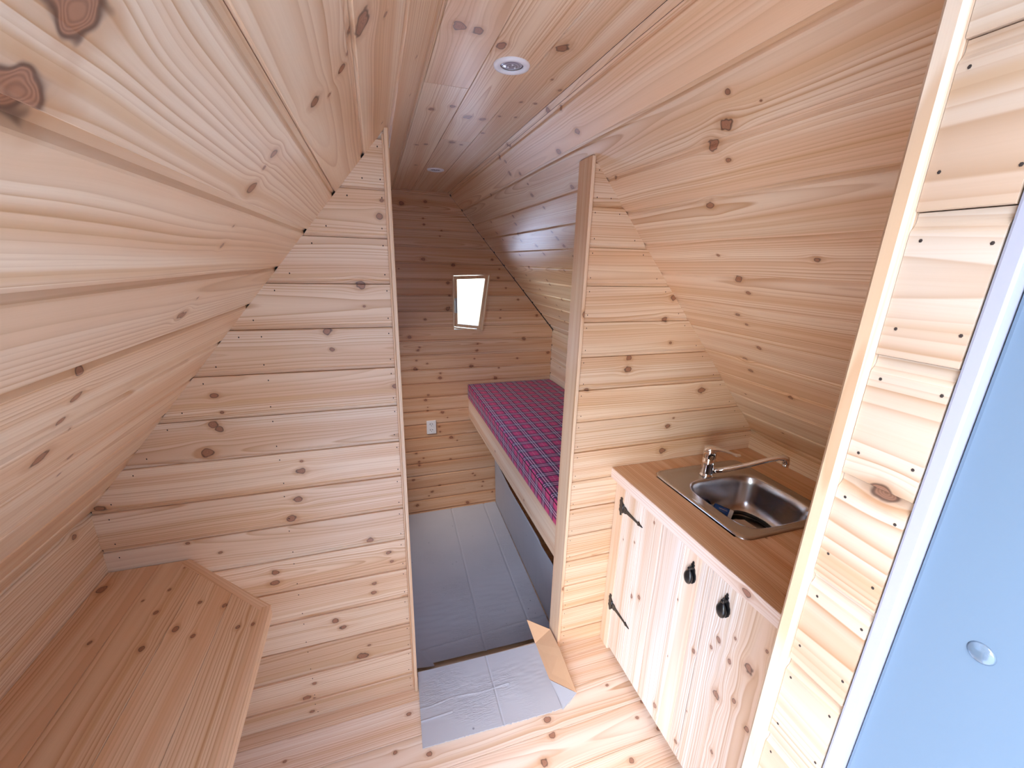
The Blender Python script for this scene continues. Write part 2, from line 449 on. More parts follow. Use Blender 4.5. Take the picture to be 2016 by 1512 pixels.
# ================================================================== SHELL
LSL = Vector((-(WL-WC), 0, -(H-HL))); LLEN = LSL.length; LSL.normalize()   # down the left slope
RSL = Vector((WR-WC, 0, -(H-HR))); RLEN = RSL.length; RSL.normalize()
LN = Vector((-LSL.z, 0, LSL.x)); LN = -LN if LN.x < 0 else LN              # inward normals
RN = Vector((RSL.z, 0, -RSL.x)); RN = -RN if RN.x > 0 else RN
def xl_at(z): return -WC-(WL-WC)*(H-z)/(H-HL)
def xr_at(z): return WC+(WR-WC)*(H-z)/(H-HR)
Y0 = YF-0.02
YP = -0.12                      # outer end of the roof and side walls

def backing(name, poly, off): return struct(mesh_obj(name, *prism(poly, off), M['core']))
o1 = T+0.001
# left wall: backing shell + boards
wall_left = struct(mesh_obj('wall_left', *join([
    *[prism([Vector((-WC, y0, H))+LSL*a-LN*o1, Vector((-WC, y0, H))+LSL*c-LN*o1, Vector((-WC, y0, H))+LSL*c-LN*0.06, Vector((-WC, y0, H))+LSL*a-LN*0.06], (0, y1-y0, 0))
      for a, c, y0, y1 in ((-0.02, 0.452, YP, YB), (1.048, LLEN+0.02, YP, YB), (0.452, 1.048, YP, 1.692), (0.452, 1.048, 2.608, YB))],
    box(-WL-0.07, -WL-o1, YP, Y1+0.05, -0.03, HL+0.02), box(-WK-0.07, -WK-o1, Y1+0.05, YB, ZR-0.03, HK+0.01)]), M['core']))
wall_right = struct(mesh_obj('wall_right', *join([
    prism([Vector((WC, YP, H))-RN*o1, Vector((WR, YP, HR))-RN*o1, Vector((WR+0.02, YP, HR))-RN*0.06, Vector((WC+0.02, YP, H+0.02))-RN*0.06], (0, YB-YP, 0)),
    box(WR+o1, WR+0.07, YP, Y1+0.05, -0.03, HR+0.02), box(WK+o1, WK+0.07, Y1+0.05, YB, ZR-0.03, HK+0.01)]), M['core']))
ceiling = struct(mesh_obj('ceiling', *box(-WC-0.03, WC+0.03, YP, YB+0.05, H+o1, H+0.06), M['core']))

FL = Face((-WC, 0, H), (0, 1, 0), LSL, LN)
FR = Face((WC, 0, H), (0, 1, 0), RSL, RN)
HS0, HS1, HY0, HY1 = 0.46, 1.04, 1.70, 2.60      # added unseen opening in the left slope, lets light into the rear room
def slope(face, wall, length, s0, pitch, zk_len, hole=None):
    s = s0-pitch
    while s < length:
        a, c = max(0.0, -s), min(pitch, length-s)
        pr = clip_prof(prof_groove(pitch), a, c)
        yend = YB-0.001 if s < zk_len else Y1+0.05
        sl = [(pr, YP, 0, yend, 0)]
        if hole and s+pitch > hole[0] and s < hole[1]:
            cs = sorted(set([a, c]+[h-s for h in hole[:2] if s+a < h < s+c])); sl = []
            for p_, q_ in zip(cs, cs[1:]):
                pq = clip_prof(prof_groove(pitch), p_, q_)
                if hole[0] < s+(p_+q_)/2 < hole[1]: sl += [(pq, YP, 0, hole[2], 0), (pq, hole[3], 0, yend, 0)]
                else: sl.append((pq, YP, 0, yend, 0))
        o = plank(wall, face.O+face.V*s, face.U, face.V, face.N, sl)
        face.add(o, s, s+pitch)
        s += pitch
slope(FL, wall_left, LLEN, 0.0119, 0.1215, (H-HK)*LLEN/(H-HL)+0.02, (HS0, HS1, HY0, HY1))
slope(FR, wall_right, RLEN, 0.0170, 0.1223, (H-HK)*RLEN/(H-HR)+0.02)
# knee walls
FKL = Face((-WL, 0, HL), (0, 1, 0), (0, 0, -1), (1, 0, 0))
FKR = Face((WR, 0, HR), (0, 1, 0), (0, 0, -1), (-1, 0, 0))
for fc, wl in ((FKL, wall_left), (FKR, wall_right)):
    for i in range(8):
        pr = clip_prof(prof_groove(D), 0, min(D, HL-i*D))
        fc.add(plank(wl, fc.O+fc.V*(i*D), fc.U, fc.V, fc.N, [(pr, YP, 0, Y1+0.012, 0)]), i*D, i*D+D)
FKB = Face((WK, 0, HK), (0, 1, 0), (0, 0, -1), (-1, 0, 0))
FKC = Face((-WK, 0, HK), (0, 1, 0), (0, 0, -1), (1, 0, 0))
for fc, wl in ((FKB, wall_right), (FKC, wall_left)):
    for i in range(13):
        L_ = HK-ZR-i*D
        if L_ <= 0.002: break
        pr = clip_prof(prof_groove(D), 0, min(D, L_))
        fc.add(plank(wl, fc.O+fc.V*(i*D), fc.U, fc.V, fc.N, [(pr, YS, 0, YB-0.001, 0)]), i*D, i*D+D)
# ceiling boards (the left one is two lengths butted together)
FC = Face((-WC, 0, H), (0, 1, 0), (1, 0, 0), (0, 0, -1))
cw = 2*WC/3
for i in range(3):
    for (a, c) in (((YP, 1.2815), (1.2835, YB-0.001)) if i == 0 else ((YP, 1.795), (1.7962, YB-0.001)) if i == 1 else ((YP, YB-0.001),)):
        FC.add(plank(ceiling, FC.O+FC.V*(i*cw), FC.U, FC.V, FC.N, [(prof_flat(cw, 0.0005), a, 0, c, 0)], tint=(0.99, 0.99, 1.0)), i*cw, i*cw+cw, a, c)

# front floor: raised platform, boards run across the pod
floor = struct(mesh_obj('floor', *join([box(-WL-0.03, WR+0.03, Y0-0.10, YS-0.012, -0.06, -o1-0.004)]), M['core']))
FF_ = Face((0, YS, 0), (1, 0, 0), (0, -1, 0), (0, 0, 1))
fy = [YS, 1.187]
while fy[-1] > 0.20: fy.append(fy[-1]-0.1235)
for a, c in zip(fy, fy[1:]):
    pt_ = 0.02
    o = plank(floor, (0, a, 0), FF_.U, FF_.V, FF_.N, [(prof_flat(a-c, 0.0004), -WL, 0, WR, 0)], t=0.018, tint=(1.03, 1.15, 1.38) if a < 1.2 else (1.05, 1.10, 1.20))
    FF_.add(o, YS-a, YS-c)
riser = plank(floor, (0, YS, 0), (1, 0, 0), (0, 0, -1), (0, 1, 0), [(prof_flat(-ZR-0.002), -WK, 0, WK, 0)], name='riser', t=0.012, tint=(0.8, 0.7, 0.62))
struct_floor_back = struct(mesh_obj('floor_back', *box(-WK-0.05, WK+0.05, YS-0.03, YB+0.03, ZR-0.06, ZR-0.019), M['core']))
yy = YS
while yy < YB:
    plank(struct_floor_back, (0, yy, ZR), (1, 0, 0), (0, 1, 0), (0, 0, 1), [(clip_prof(prof_flat(0.1235, 0.0004), 0, min(0.1235, YB-yy)), -WK, 0, WK, 0)], t=0.018)
    yy += 0.1235

# partition with the doorway: a core and horizontal boards on its face
def core_poly(side):
    if side < 0: return [Vector((x, 0, z)) for x, z in ((-WL, 0), (XJL, 0), (XJL, H-(-XJL-WC)*(H-HL)/(WL-WC)), (-WL, HL))]
    return [Vector((x, 0, z)) for x, z in ((XJR, 0), (WR, 0), (WR, HR), (XJR, H-(XJR-WC)*(H-HR)/(WR-WC)))]
wall_partition = struct(mesh_obj('wall_partition', *join([prism([p+Vector((0, Y1+o1, 0))-(LN*0.006 if i in (2, 3) else Vector((0, 0, 0))) for i, p in enumerate(core_poly(-1))], (0, 0.05, 0)),
                                                      prism([p+Vector((0, Y1+o1, 0))-(RN*0.006 if i in (2, 3) else Vector((0, 0, 0))) for i, p in enumerate(core_poly(1))], (0, 0.05, 0)),
                                                      box(-WK, XJL, Y1+o1, Y1+0.05, ZR, 0), ]), M['core']))
FP = Face((0, Y1, 0), (1, 0, 0), (0, 0, 1), (0, -1, 0))
JZ = [1.893-0.1207*i for i in range(-1, 16)]+[0.0]
sl_l = -(WL-WC)/(H-HL); sl_r = (WR-WC)/(H-HR)
def cut_pieces(z0, z1, side):
    """slabs of one board between heights z0 and z1 on the left (-1) or right (+1) half"""
    w_ = z1-z0; pr = prof_groove(w_) if w_ > 0.05 else prof_flat(w_)
    out = []
    HH = HL if side < 0 else HR; WW = WL if side < 0 else WR
    XJ = XJL if side < 0 else XJR
    ztop = H-(abs(XJ)-WC)*(H-HH)/(WW-WC)
    if z0 < HH:
        c = min(w_, HH-z0); p_ = clip_prof(pr, 0, c)
        out.append((p_, -WW, 0, XJ, 0) if side < 0 else (p_, XJ, 0, WW, 0))
    if z1 > HH:
        a = max(0, HH-z0); c = min(w_, ztop-z0-0.002)
        if c > a+0.004:
            p_ = clip_prof(pr, a, c)
            # the slope line: x = -WC + sl_l*(H-z) ... as a function of v (z = z0+v)
            if side < 0: out.append((p_, -WC+sl_l*(H-z0), -sl_l, XJ, 0))
            else: out.append((p_, XJ, 0, WC+sl_r*(H-z0), -sl_r))
    return out
nails = {-1: [], 1: []}
for side in (-1, 1):
    for zt, zb_ in zip(JZ, JZ[1:]):
        sl = cut_pieces(zb_, zt, side)
        if not sl: continue
        o = plank(wall_partition, (0, Y1, zb_), (1, 0, 0), (0, 0, 1), (0, -1, 0), sl, tint=(0.98, 0.98, 0.99))
        FP.add(o, zb_, zt, -9 if side < 0 else 0, 0 if side < 0 else 9)
        for z in (zb_+0.026, zt-0.018):
            xe = xl_at(z) if side < 0 else xr_at(z)
            if z < HL: xe = -WL if side < 0 else WR
            cols = [-0.312, xe+0.035] + ([-0.64] if xe < -0.72 else []) if side < 0 else [0.330, xe-0.030]
            for x in cols:
                if (side < 0 and x < -0.305) or (side > 0 and x > 0.32): nails[side].append((x+RNG.uniform(-.003, .003), z))
def nail_field(pts, parent, plane):
    V, Fc = [], []
    for p in pts:
        k = len(V); c, a, bb, n_ = plane(p)
        for i in range(6):
            th = math.pi*i/3; V.append(c+a*0.0016*math.cos(th)+bb*0.0023*math.sin(th))
        V.append(c+n_*0.0003); Fc += [(k+i, k+(i+1) % 6, k+6) for i in range(6)]
    o = mesh_obj('nail_heads', V, Fc, M['nail'], parent); o['kind'] = 'stuff'; return o
for side in (-1, 1):
    nail_field(nails[side], wall_partition, lambda p: (Vector((p[0], Y1-0.0004, p[1])), Vector((1, 0, 0)), Vector((0, 0, 1)), Vector((0, -1, 0))))

# back wall: one small trapezoid window, and an added unseen one for light
wb = [Vector((-0.14, 0, 0))]
WIN = [(0.204, 1.503), (0.498, 1.515), (0.437, 1.077), (0.205, 1.106)]      # TL, TR, BR, BL of the casing
ZL0, ZL1 = 0.75, 1.60            # added left window, unseen behind the partition, enlarged to light the rear room
def xl(z): return 0.46+0.07*(z-ZL0)/(ZL1-ZL0)
def win_edges(sgn):
    """x of inner and outer side of the opening as linear functions of z (inner is vertical)"""
    xi = 0.213*sgn
    return xi
ZW0, ZW1 = 1.094, 1.500
def xo(z): return 0.4335+(0.488-0.4335)*(z-1.094)/(1.500-1.094)
FB = Face((0, YB, 0), (1, 0, 0), (0, 0, 1), (0, -1, 0))
def shell_poly_back(o_):
    return [(-WK, ZR), (WK, ZR), (WK, HK), (WC, H), (-WC, H), (-WK, HK)]
def back_bands():
    zs = [ZR-0.05, ZL0-0.004, ZW0-0.004, HK, ZW1+0.004, ZL1+0.004, H+0.05]; zs.sort(); out = []
    def xb(z): return WK+0.06 if z <= HK else 0.06+WK+(WC-WK)*(z-HK)/(H-HK)
    for a, c in zip(zs, zs[1:]):
        zm = (a+c)/2; iv = [[(-xb(a), -xb(c))]]
        pts = [(-xb(a), -xb(c))]
        if ZL0-0.004 < zm < ZL1+0.004: pts += [(-xl(a)-0.004, -xl(c)-0.004), (-0.209, -0.209)]
        if ZW0-0.004 < zm < ZW1+0.004: pts += [(0.209, 0.209), (xo(a)+0.004, xo(c)+0.004)]
        pts.append((xb(a), xb(c)))
        for k in range(0, len(pts), 2):
            p, q = pts[k], pts[k+1]
            out.append(prism([Vector((p[0], YB+o1, a)), Vector((q[0], YB+o1, a)), Vector((q[1], YB+o1, c)), Vector((p[1], YB+o1, c))], (0, 0.05, 0)))
    return out
wall_back = struct(mesh_obj('wall_back', *join(back_bands()), M['core']))
PB = 0.113; z = 1.799+3*PB
slb = -(WK-WC)/(H-HK)
def line(x0, z0, x1, z1, zb_):      # x as a0+b0*v for z = zb_+v
    b0 = (x1-x0)/(z1-z0); return x0+b0*(zb_-z0), b0
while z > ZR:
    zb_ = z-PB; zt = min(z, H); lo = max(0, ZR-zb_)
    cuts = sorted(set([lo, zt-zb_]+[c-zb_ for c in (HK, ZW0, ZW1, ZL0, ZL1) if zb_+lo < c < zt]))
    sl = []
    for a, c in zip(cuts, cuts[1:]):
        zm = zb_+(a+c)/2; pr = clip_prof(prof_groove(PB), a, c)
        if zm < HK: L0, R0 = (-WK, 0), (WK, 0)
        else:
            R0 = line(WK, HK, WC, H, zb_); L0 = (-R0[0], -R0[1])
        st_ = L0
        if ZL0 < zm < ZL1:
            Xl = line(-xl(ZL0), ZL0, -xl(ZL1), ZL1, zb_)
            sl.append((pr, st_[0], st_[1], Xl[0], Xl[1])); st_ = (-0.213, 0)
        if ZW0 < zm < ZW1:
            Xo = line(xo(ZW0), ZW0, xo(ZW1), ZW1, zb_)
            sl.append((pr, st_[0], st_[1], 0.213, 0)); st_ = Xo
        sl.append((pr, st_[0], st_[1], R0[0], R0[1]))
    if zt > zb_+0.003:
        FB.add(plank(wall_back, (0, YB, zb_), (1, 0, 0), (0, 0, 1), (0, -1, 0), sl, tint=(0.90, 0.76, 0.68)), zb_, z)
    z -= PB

def poly_inset(P, d):
    n = len(P); out = []
    c = sum((Vector(p) for p in P), Vector((0, 0)))/n
    for i in range(n):
        p, a, bb = Vector(P[i]), Vector(P[i-1]), Vector(P[(i+1) % n])
        e1, e2 = (p-a).normalized(), (bb-p).normalized()
        n1, n2 = Vector((-e1.y, e1.x)), Vector((-e2.y, e2.x))
        if n1.dot(c-p) < 0: n1 = -n1
        if n2.dot(c-p) < 0: n2 = -n2
        k = n1+n2; out.append(p+k*(d/ (1+n1.dot(n2))))
    return out
def ring_frame(outer, inner, y0, y1):
    n = len(outer); V = [Vector((p[0], y0, p[1])) for p in outer]+[Vector((p[0], y0, p[1])) for p in inner]
    V += [Vector((p[0], y1, p[1])) for p in outer]+[Vector((p[0], y1, p[1])) for p in inner]
    Fc = []
    for i in range(n):
        j = (i+1) % n
        Fc += [(i, j, n+j, n+i), (2*n+i, 3*n+i, 3*n+j, 2*n+j), (i, 2*n+i, 2*n+j, j), (n+i, n+j, 3*n+j, 3*n+i)]
    return V, Fc
def wood_mesh(name, V, Fc, parent, tint=(1, 1, 1), knots=(), axis=None, figure=None):
    """wood part with uv from a dominant axis (grain along that axis)"""
    ax = axis if axis is not None else 2
    uvs = []
    V = [Vector(v) for v in V]
    others = [i for i in range(3) if i != ax]
    for f in Fc:
        pts = [V[i] for i in f]
        n = (pts[1]-pts[0]).cross(pts[2]-pts[1]); n = [abs(c) for c in n]
        a = others[0] if n[others[1]] > n[others[0]] else others[1]
        uvs.append([(p[ax], p[a]) for p in pts])
    o = mesh_obj(name, V, Fc, PINE, parent, uvs=uvs)
    o['board_figure'] = list(figure or (RNG.random(), RNG.uniform(-0.3, 0.3), RNG.uniform(0.02, 0.08)))
    o['board_tint'] = list(tint)
    for i in range(NK): o['knot_%d' % i] = [0.0, 0.0, 0.0]
    o['knot_count'] = 0
    for kx, ky, kr in knots: set_knot(o, kx, ky, kr)
    return o
def window(n, sg):
    P = [(x, z_) for x, z_ in WIN] if sg > 0 else [(-0.205, 1.609), (-0.539, 1.609), (-0.469, 0.741), (-0.205, 0.741)]
    w_ = struct(empty('window_%d' % n, (0.34*sg, YB, 1.30)))
    inn = poly_inset(P, 0.009)
    rel(wood_mesh('window_frame', *ring_frame(P, inn, YB-0.009, YB+0.075), w_, tint=(0.98, 0.90, 0.84)))
    so = poly_inset(P, 0.0135); si = poly_inset(P, 0.0370)
    sash = rel(wood_mesh('sash', *ring_frame(so, si, YB+0.004, YB+0.045), w_, tint=(0.97, 0.88, 0.80)))
    pane = rel(mesh_obj('pane', *prism([Vector((p[0], YB+0.028, p[1])) for p in poly_inset(P, 0.034)], (0, 0.004, 0)), M['glass'], w_))
    hx = 0.2285*sg
    V, Fc = join([box(hx-0.010, hx+0.010, YB-0.001, YB+0.004, 1.222, 1.330), box(hx-0.008, hx+0.008, YB-0.012, YB-0.001, 1.285, 1.318)])
    hb = rel(mesh_obj('lock_plate', V, Fc, M['alu'], w_))
    h = rel(mesh_obj('handle', *join([box(hx-0.007, hx+0.007, YB-0.030, YB-0.022, 1.222, 1.310), box(hx-0.006, hx+0.006, YB-0.024, YB-0.010, 1.292, 1.310)]), M['alu'], w_))
    return w_
window(1, 1); window(2, -1)  # the second one is added out of view to brighten the rear room
def sp_(s_, y, d): return Vector((-WC, y, H))+LSL*s_-LN*d
w3 = struct(empty('window_3', sp_(0.75, 2.15, 0.0)))  # roof light added unseen to brighten the rear room
def slope_ring(o_, i_, d0, d1):
    V = [sp_(s_, y, d) for d in (d0, d1) for q in (o_, i_) for s_, y in ((q[0], q[2]), (q[0], q[3]), (q[1], q[3]), (q[1], q[2]))]
    V = V[:4]+V[4:8]+V[8:12]+V[12:]
    Fc = []
    for i in range(4):
        j = (i+1) % 4; Fc += [(i, j, 4+j, 4+i), (8+i, 12+i, 12+j, 8+j), (i, 8+i, 8+j, j), (4+i, 4+j, 12+j, 12+i)]
    return V, Fc
rel(wood_mesh('window_frame', *slope_ring((0.452, 1.048, 1.692, 2.608), (0.470, 1.030, 1.710, 2.590), -0.010, 0.075), w3))
rel(wood_mesh('sash', *slope_ring((0.471, 1.029, 1.711, 2.589), (0.51, 0.99, 1.75, 2.55), 0.020, 0.060), w3))
rel(mesh_obj('pane', *prism([sp_(0.505, 1.745, 0.04), sp_(0.505, 2.555, 0.04), sp_(0.995, 2.555, 0.04), sp_(0.995, 1.745, 0.04)], tuple(LN*-0.004)), M['glass'], w3))


# front wall with the entrance the camera looks through
XD0, XD1, ZD = -0.71, 0.09, 1.96
YO = 0.176
wall_front = struct(mesh_obj('wall_front', *join([
    prism([Vector((x, YO+0.004, z_)) for x, z_ in ((XD1+0.014, -0.03), (WR+0.03, -0.03), (WR+0.03, HR), (WC, H+0.02), (XD1+0.014, H+0.02))], (0, YF-YO-0.020, 0)),
    prism([Vector((x, YO+0.004, z_)) for x, z_ in ((XD0-0.014, -0.03), (XD0-0.014, H-(-XD0-WC)*(H-HL)/(WL-WC)+0.02), (-WL-0.03, HL), (-WL-0.03, -0.03))], (0, YF-YO-0.020, 0)),
    prism([Vector((x, YO+0.004, z_)) for x, z_ in ((-0.26, ZD+0.014), (XD1+0.014, ZD+0.014), (XD1+0.014, H+0.02), (-WC-0.01, H+0.02))], (0, YF-YO-0.020, 0)),
    ]), M['core']))
# inner boards of the front wall
for i in range(17):
    zb_ = 0.0+i*D; sl = []
    pr = prof_groove(D)
    def seg(a, c, side):
        p_ = clip_prof(pr, a, c)
        if side > 0: return (p_, -WR, 0, -XD1-0.008, 0) if zb_+c <= HR+1e-6 else (p_, -(WC+sl_r*(H-zb_)), sl_r, -XD1-0.008, 0)
        return (p_, -XD0+0.02, 0, WL, 0) if zb_+c <= HL+1e-6 else (p_, -XD0+0.02, 0, WC-sl_l*(H-zb_), sl_l)
    for side, HH, lim in ((1, HR, 1.98), (-1, HL, H-(-XD0+0.02-WC)*(H-HL)/(WL-WC)-0.01)):
        cs = [0, min(D, lim-zb_)]
        if cs[1] <= 0.004: continue
        if 0 < HH-zb_ < cs[1]: cs.insert(1, HH-zb_)
        for a, c in zip(cs, cs[1:]): sl.append(seg(a, c, side))
    if sl: plank(wall_front, (0, YF, zb_), (-1, 0, 0), (0, 0, 1), (0, 1, 0), sl)
# reveal boards beside the entrance (seen close, at the right)
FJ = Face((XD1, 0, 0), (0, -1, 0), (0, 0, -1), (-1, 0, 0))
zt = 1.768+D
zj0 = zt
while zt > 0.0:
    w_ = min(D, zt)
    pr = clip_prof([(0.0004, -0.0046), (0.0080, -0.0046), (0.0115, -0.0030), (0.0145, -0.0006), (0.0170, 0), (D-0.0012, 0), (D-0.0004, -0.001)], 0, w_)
    o = plank(wall_front, (XD1, 0, zt), FJ.U, FJ.V, FJ.N, [(pr, -0.2460, 0, -0.1880, 0)], tint=(0.62, 0.66, 0.74), t=0.013,  # darkened tint holds the shade of someone standing in the entrance
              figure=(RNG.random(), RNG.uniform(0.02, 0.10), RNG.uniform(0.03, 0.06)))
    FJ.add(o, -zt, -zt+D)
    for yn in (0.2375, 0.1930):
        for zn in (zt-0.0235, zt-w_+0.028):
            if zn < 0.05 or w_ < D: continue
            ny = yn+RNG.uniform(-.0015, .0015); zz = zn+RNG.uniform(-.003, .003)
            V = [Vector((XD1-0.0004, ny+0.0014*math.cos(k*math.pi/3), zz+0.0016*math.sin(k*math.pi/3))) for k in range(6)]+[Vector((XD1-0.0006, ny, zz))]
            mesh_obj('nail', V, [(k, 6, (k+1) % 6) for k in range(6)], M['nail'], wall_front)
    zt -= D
plank(wall_front, (XD0, 0, 0), (0, -1, 0), (0, 0, 1), (1, 0, 0), [(prof_flat(1.40), -0.246, 0, -0.188, 0)], name='reveal_board')
plank(wall_front, (0, 0, ZD), (1, 0, 0), (0, -1, 0), (0, 0, -1), [([(-0.246, 0), (-0.188, 0)], -0.255, 0, XD1, 0)], name='reveal_board')

# trims
def lath(name, x0, x1, y0, y1, z0, z1, tint=(1, 1, 1), knots=(), b=0.002, fig=None):
    bm = bmesh.new(); vs, fs = box(x0, x1, y0, y1, z0, z1)
    bv = [bm.verts.new(v) for v in vs]
    for f in fs: bm.faces.new([bv[i] for i in f])
    bmesh.ops.bevel(bm, geom=bm.edges[:], offset=b, segments=1, affect='EDGES')
    bmesh.ops.recalc_face_normals(bm, faces=bm.faces[:])
    V = [v.co.copy() for v in bm.verts]; bm.verts.index_update()
    Fc = [tuple(v.index for v in f.verts) for f in bm.faces]; bm.free()
    L = [(x1-x0), (y1-y0), (z1-z0)]
    return wood_mesh(name, V, Fc, None, tint, knots, axis=L.index(max(L)), figure=fig)
struct(lath('trim_1', 0.0835, 0.100, 0.2465, 0.2650, 0.0, 1.99, tint=(0.78, 0.82, 0.90), b=0.004, fig=(0.3, 0.25, 0.05)))  # tint lowered as well, entrance shade put into the wood colour
def ztop_l(x): return H-(-x-WC)*(H-HL)/(WL-WC)
def ztop_r(x): return H-(x-WC)*(H-HR)/(WR-WC)
struct(lath('trim_2', XJL, XJL+0.011, 1.221, 1.300, 0.0, ztop_l(XJL)+0.004, tint=(1.0, 0.98, 0.96)))
struct(lath('trim_3', XJR-0.012, XJR, 1.221, 1.312, 0.0, ztop_r(XJR)+0.006, tint=(1.0, 0.97, 0.97), knots=((1.44, 0.310, 0.010), (0.33, 0.31, 0.010))))
struct(lath('trim_4', XJL-0.0055, XJL, 1.2255, 1.233, 0.02, ztop_l(XJL)-0.01, tint=(1.0, 0.97, 0.95), b=0.0015))

# entrance door, opened outwards
door = struct(empty('door_1', (0.1, YO, 0)))
def dp(o): return rel(o)
dp(bevelled('door_frame', *box(0.0905, 0.150, 0.1745, 0.1868, -0.02, 2.0), 0.002, M['pvc'], door))
dp(bevelled('door_leaf', *box(0.1030, 0.150, -0.70, 0.1738, -0.02, 2.0), 0.003, M['film'], door))
pb = at(1932, 1286, (0.103, 0, 0), (-1, 0, 0))
dp(lathe('bumper_pad', [(0.0001, -0.0022), (0.004, -0.002), (0.0075, -0.001), (0.0088, 0.0)], M['clear'], door, n=24, c=(0.1029, pb.y, pb.z), axis='X'))

# added wall out of view, blocks part of the sky, and the ground
struct(mesh_obj('added_sky_block', *join([box(-1.9, 9, -3.4, -3.0, -1.0, 3.0)]), M['render']))
# outside ground, seen through nothing but lighting the pod from below
struct(mesh_obj('ground', *box(-12, 12, -12, 15, -1.10, -1.0), M['ground']))

# ================================================================== THINGS
# --- two recessed spotlights in the ceiling
def spotlight(x, y, label):
    e = tag(empty('ceiling_spotlight', (x, y, H)), label, 'spotlight', 'recessed ceiling spotlights')
    rel(lathe('bezel', [(0.0275, -0.001), (0.029, -0.0045), (0.036, -0.0062), (0.0425, -0.0045), (0.0440, -0.0005), (0.0440, 0.0015), (0.0275, 0.0015)], M['white_plastic'], e, n=48, c=(x, y, H), caps=False))
    l = lathe('lens', [(0.0001, -0.0030), (0.010, -0.0032), (0.020, -0.0022), (0.0278, -0.0004), (0.0278, 0.001)], M['lens'], e, n=40, caps=True)
    for v in l.data.vertices: pass
    for k in range(3):
        a = 2*math.pi*k/3+0.4
        d_ = lathe('diode', [(0.0001, -0.0046), (0.0020, -0.0040), (0.0030, -0.0026)], M['white_plastic'], l, n=10, c=(0.0095*math.cos(a), 0.0095*math.sin(a), 0))
    return e
spotlight(0.004, 1.105, 'round white recessed spotlight in the ceiling in front of the doorway, nearer the viewer')
spotlight(-0.002, 2.372, 'small round spotlight in the ceiling of the rear room, beyond the doorway')

# --- cut-corner wooden counter on the left
tz = 0.7485
cnt = tag(empty('wall_counter', (-0.86, 0.75, tz)), 'wooden wall-mounted counter with a cut corner against the left wall', 'counter')
FT = Face((-WL, 0, tz), (0, 1, 0), (1, 0, 0), (0, 0, 1))
edges = [0, 0.118, 0.236, 0.345, 0.4475]
for a, c in zip(edges, edges[1:]):
    # end of each board: straight against the partition, then along the cut corner
    def yend(v):
        x = -WL+v; return Y1-0.004 if x <= -0.907 else Y1-0.004-(x+0.907)*(Y1-0.978)/(0.907-0.646)
    cuts = [a, c]
    kx = WL-0.907
    if a < kx < c: cuts.insert(1, kx)
    sl = []
    for p_, q_ in zip(cuts, cuts[1:]):
        pr = clip_prof(prof_flat(c-a, 0.0003), p_-a, q_-a)
        ya, yb = yend(p_+1e-6), yend(q_-1e-6); b1 = (yb-ya)/(q_-p_)
        sl.append((pr, Y0+0.022, 0, ya-b1*(p_-a), b1))
    o = plank(cnt, FT.O+FT.V*a, FT.U, FT.V, FT.N, sl, t=0.020, tint=(0.93, 0.82, 0.72), name='board')
    rel(o); FT.add(o, a, c)
# edge moulding along the free sides
P0_, P1_, P2_, P3_ = Vector((-0.907, Y1-0.001, 0)), Vector((-0.646, 0.978, 0)), Vector((-0.633, 0.609, 0)), Vector((-0.634, Y0+0.022, 0))
def edge_strip(a, c, w_=0.022, nm='edge_strip', lift=0.0006):
    d = (c-a).normalized(); n = Vector((-d.y, d.x, 0)); n = n if n.dot(Vector((-0.9, 0.7, 0))-a) > 0 else -n
    V, Fc = prism([a+Vector((0, 0, tz+lift)), c+Vector((0, 0, tz+lift)), c+n*w_+Vector((0, 0, tz+lift)), a+n*w_+Vector((0, 0, tz+lift))], (0, 0, -0.030))
    V = [Vector(v) for v in V]
    uvs = []
    for f in Fc: uvs.append([((V[i]-a).dot(d), (V[i]-a).dot(n)+V[i].z-tz) for i in f])
    o = mesh_obj(nm, V, Fc, PINE, cnt, uvs=uvs); rel(o)
    o['board_figure'] = [RNG.random(), 0.2, 0.05]; o['board_tint'] = [0.97, 0.86, 0.77]
    for i in range(NK): o['knot_%d' % i] = [0.0, 0.0, 0.0]
edge_strip(P0_, P1_); edge_strip(P1_, P3_, lift=0.0010)
put(lath('batten', -WL+0.001, -WL+0.026, 0.30, Y1-0.03, tz-0.062, tz-0.0205), cnt)
put(lath('batten', -WL+0.03, -0.93, Y1-0.027, Y1-0.0005, tz-0.062, tz-0.0205), cnt)

# --- kitchen cabinet, worktop
zw = 0.849
cab = tag(empty('sink_cabinet', (0.83, 0.75, 0)), 'pale knotty pine sink cabinet with black strap hinges under the worktop', 'cabinet')
XC = 0.512
YC0, YC1 = 0.285, Y1-0.0012
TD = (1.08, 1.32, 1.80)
put(wood_mesh('body', *join([box(XC+0.0165, XC+0.035, YC0, YC1-0.001, 0.06, zw-0.045), box(XC+0.036, WR-0.02, YC0, YC0+0.018, 0.001, zw-0.045),
    box(XC+0.036, WR-0.02, YC1-0.019, YC1-0.001, 0.001, zw-0.045), box(XC+0.036, WR-0.02, YC0+0.02, YC1-0.02, 0.08, 0.098),
    box(XC+0.045, XC+0.060, YC0+0.02, YC1-0.02, 0.001, 0.079)]), None, tint=(0.9, 0.9, 0.9)), cab)
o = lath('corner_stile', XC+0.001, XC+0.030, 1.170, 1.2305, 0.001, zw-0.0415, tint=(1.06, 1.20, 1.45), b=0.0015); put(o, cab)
FD = Face((XC, 0, 0), (0, 0, 1), (0, -1, 0), (-1, 0, 0))
doors = []
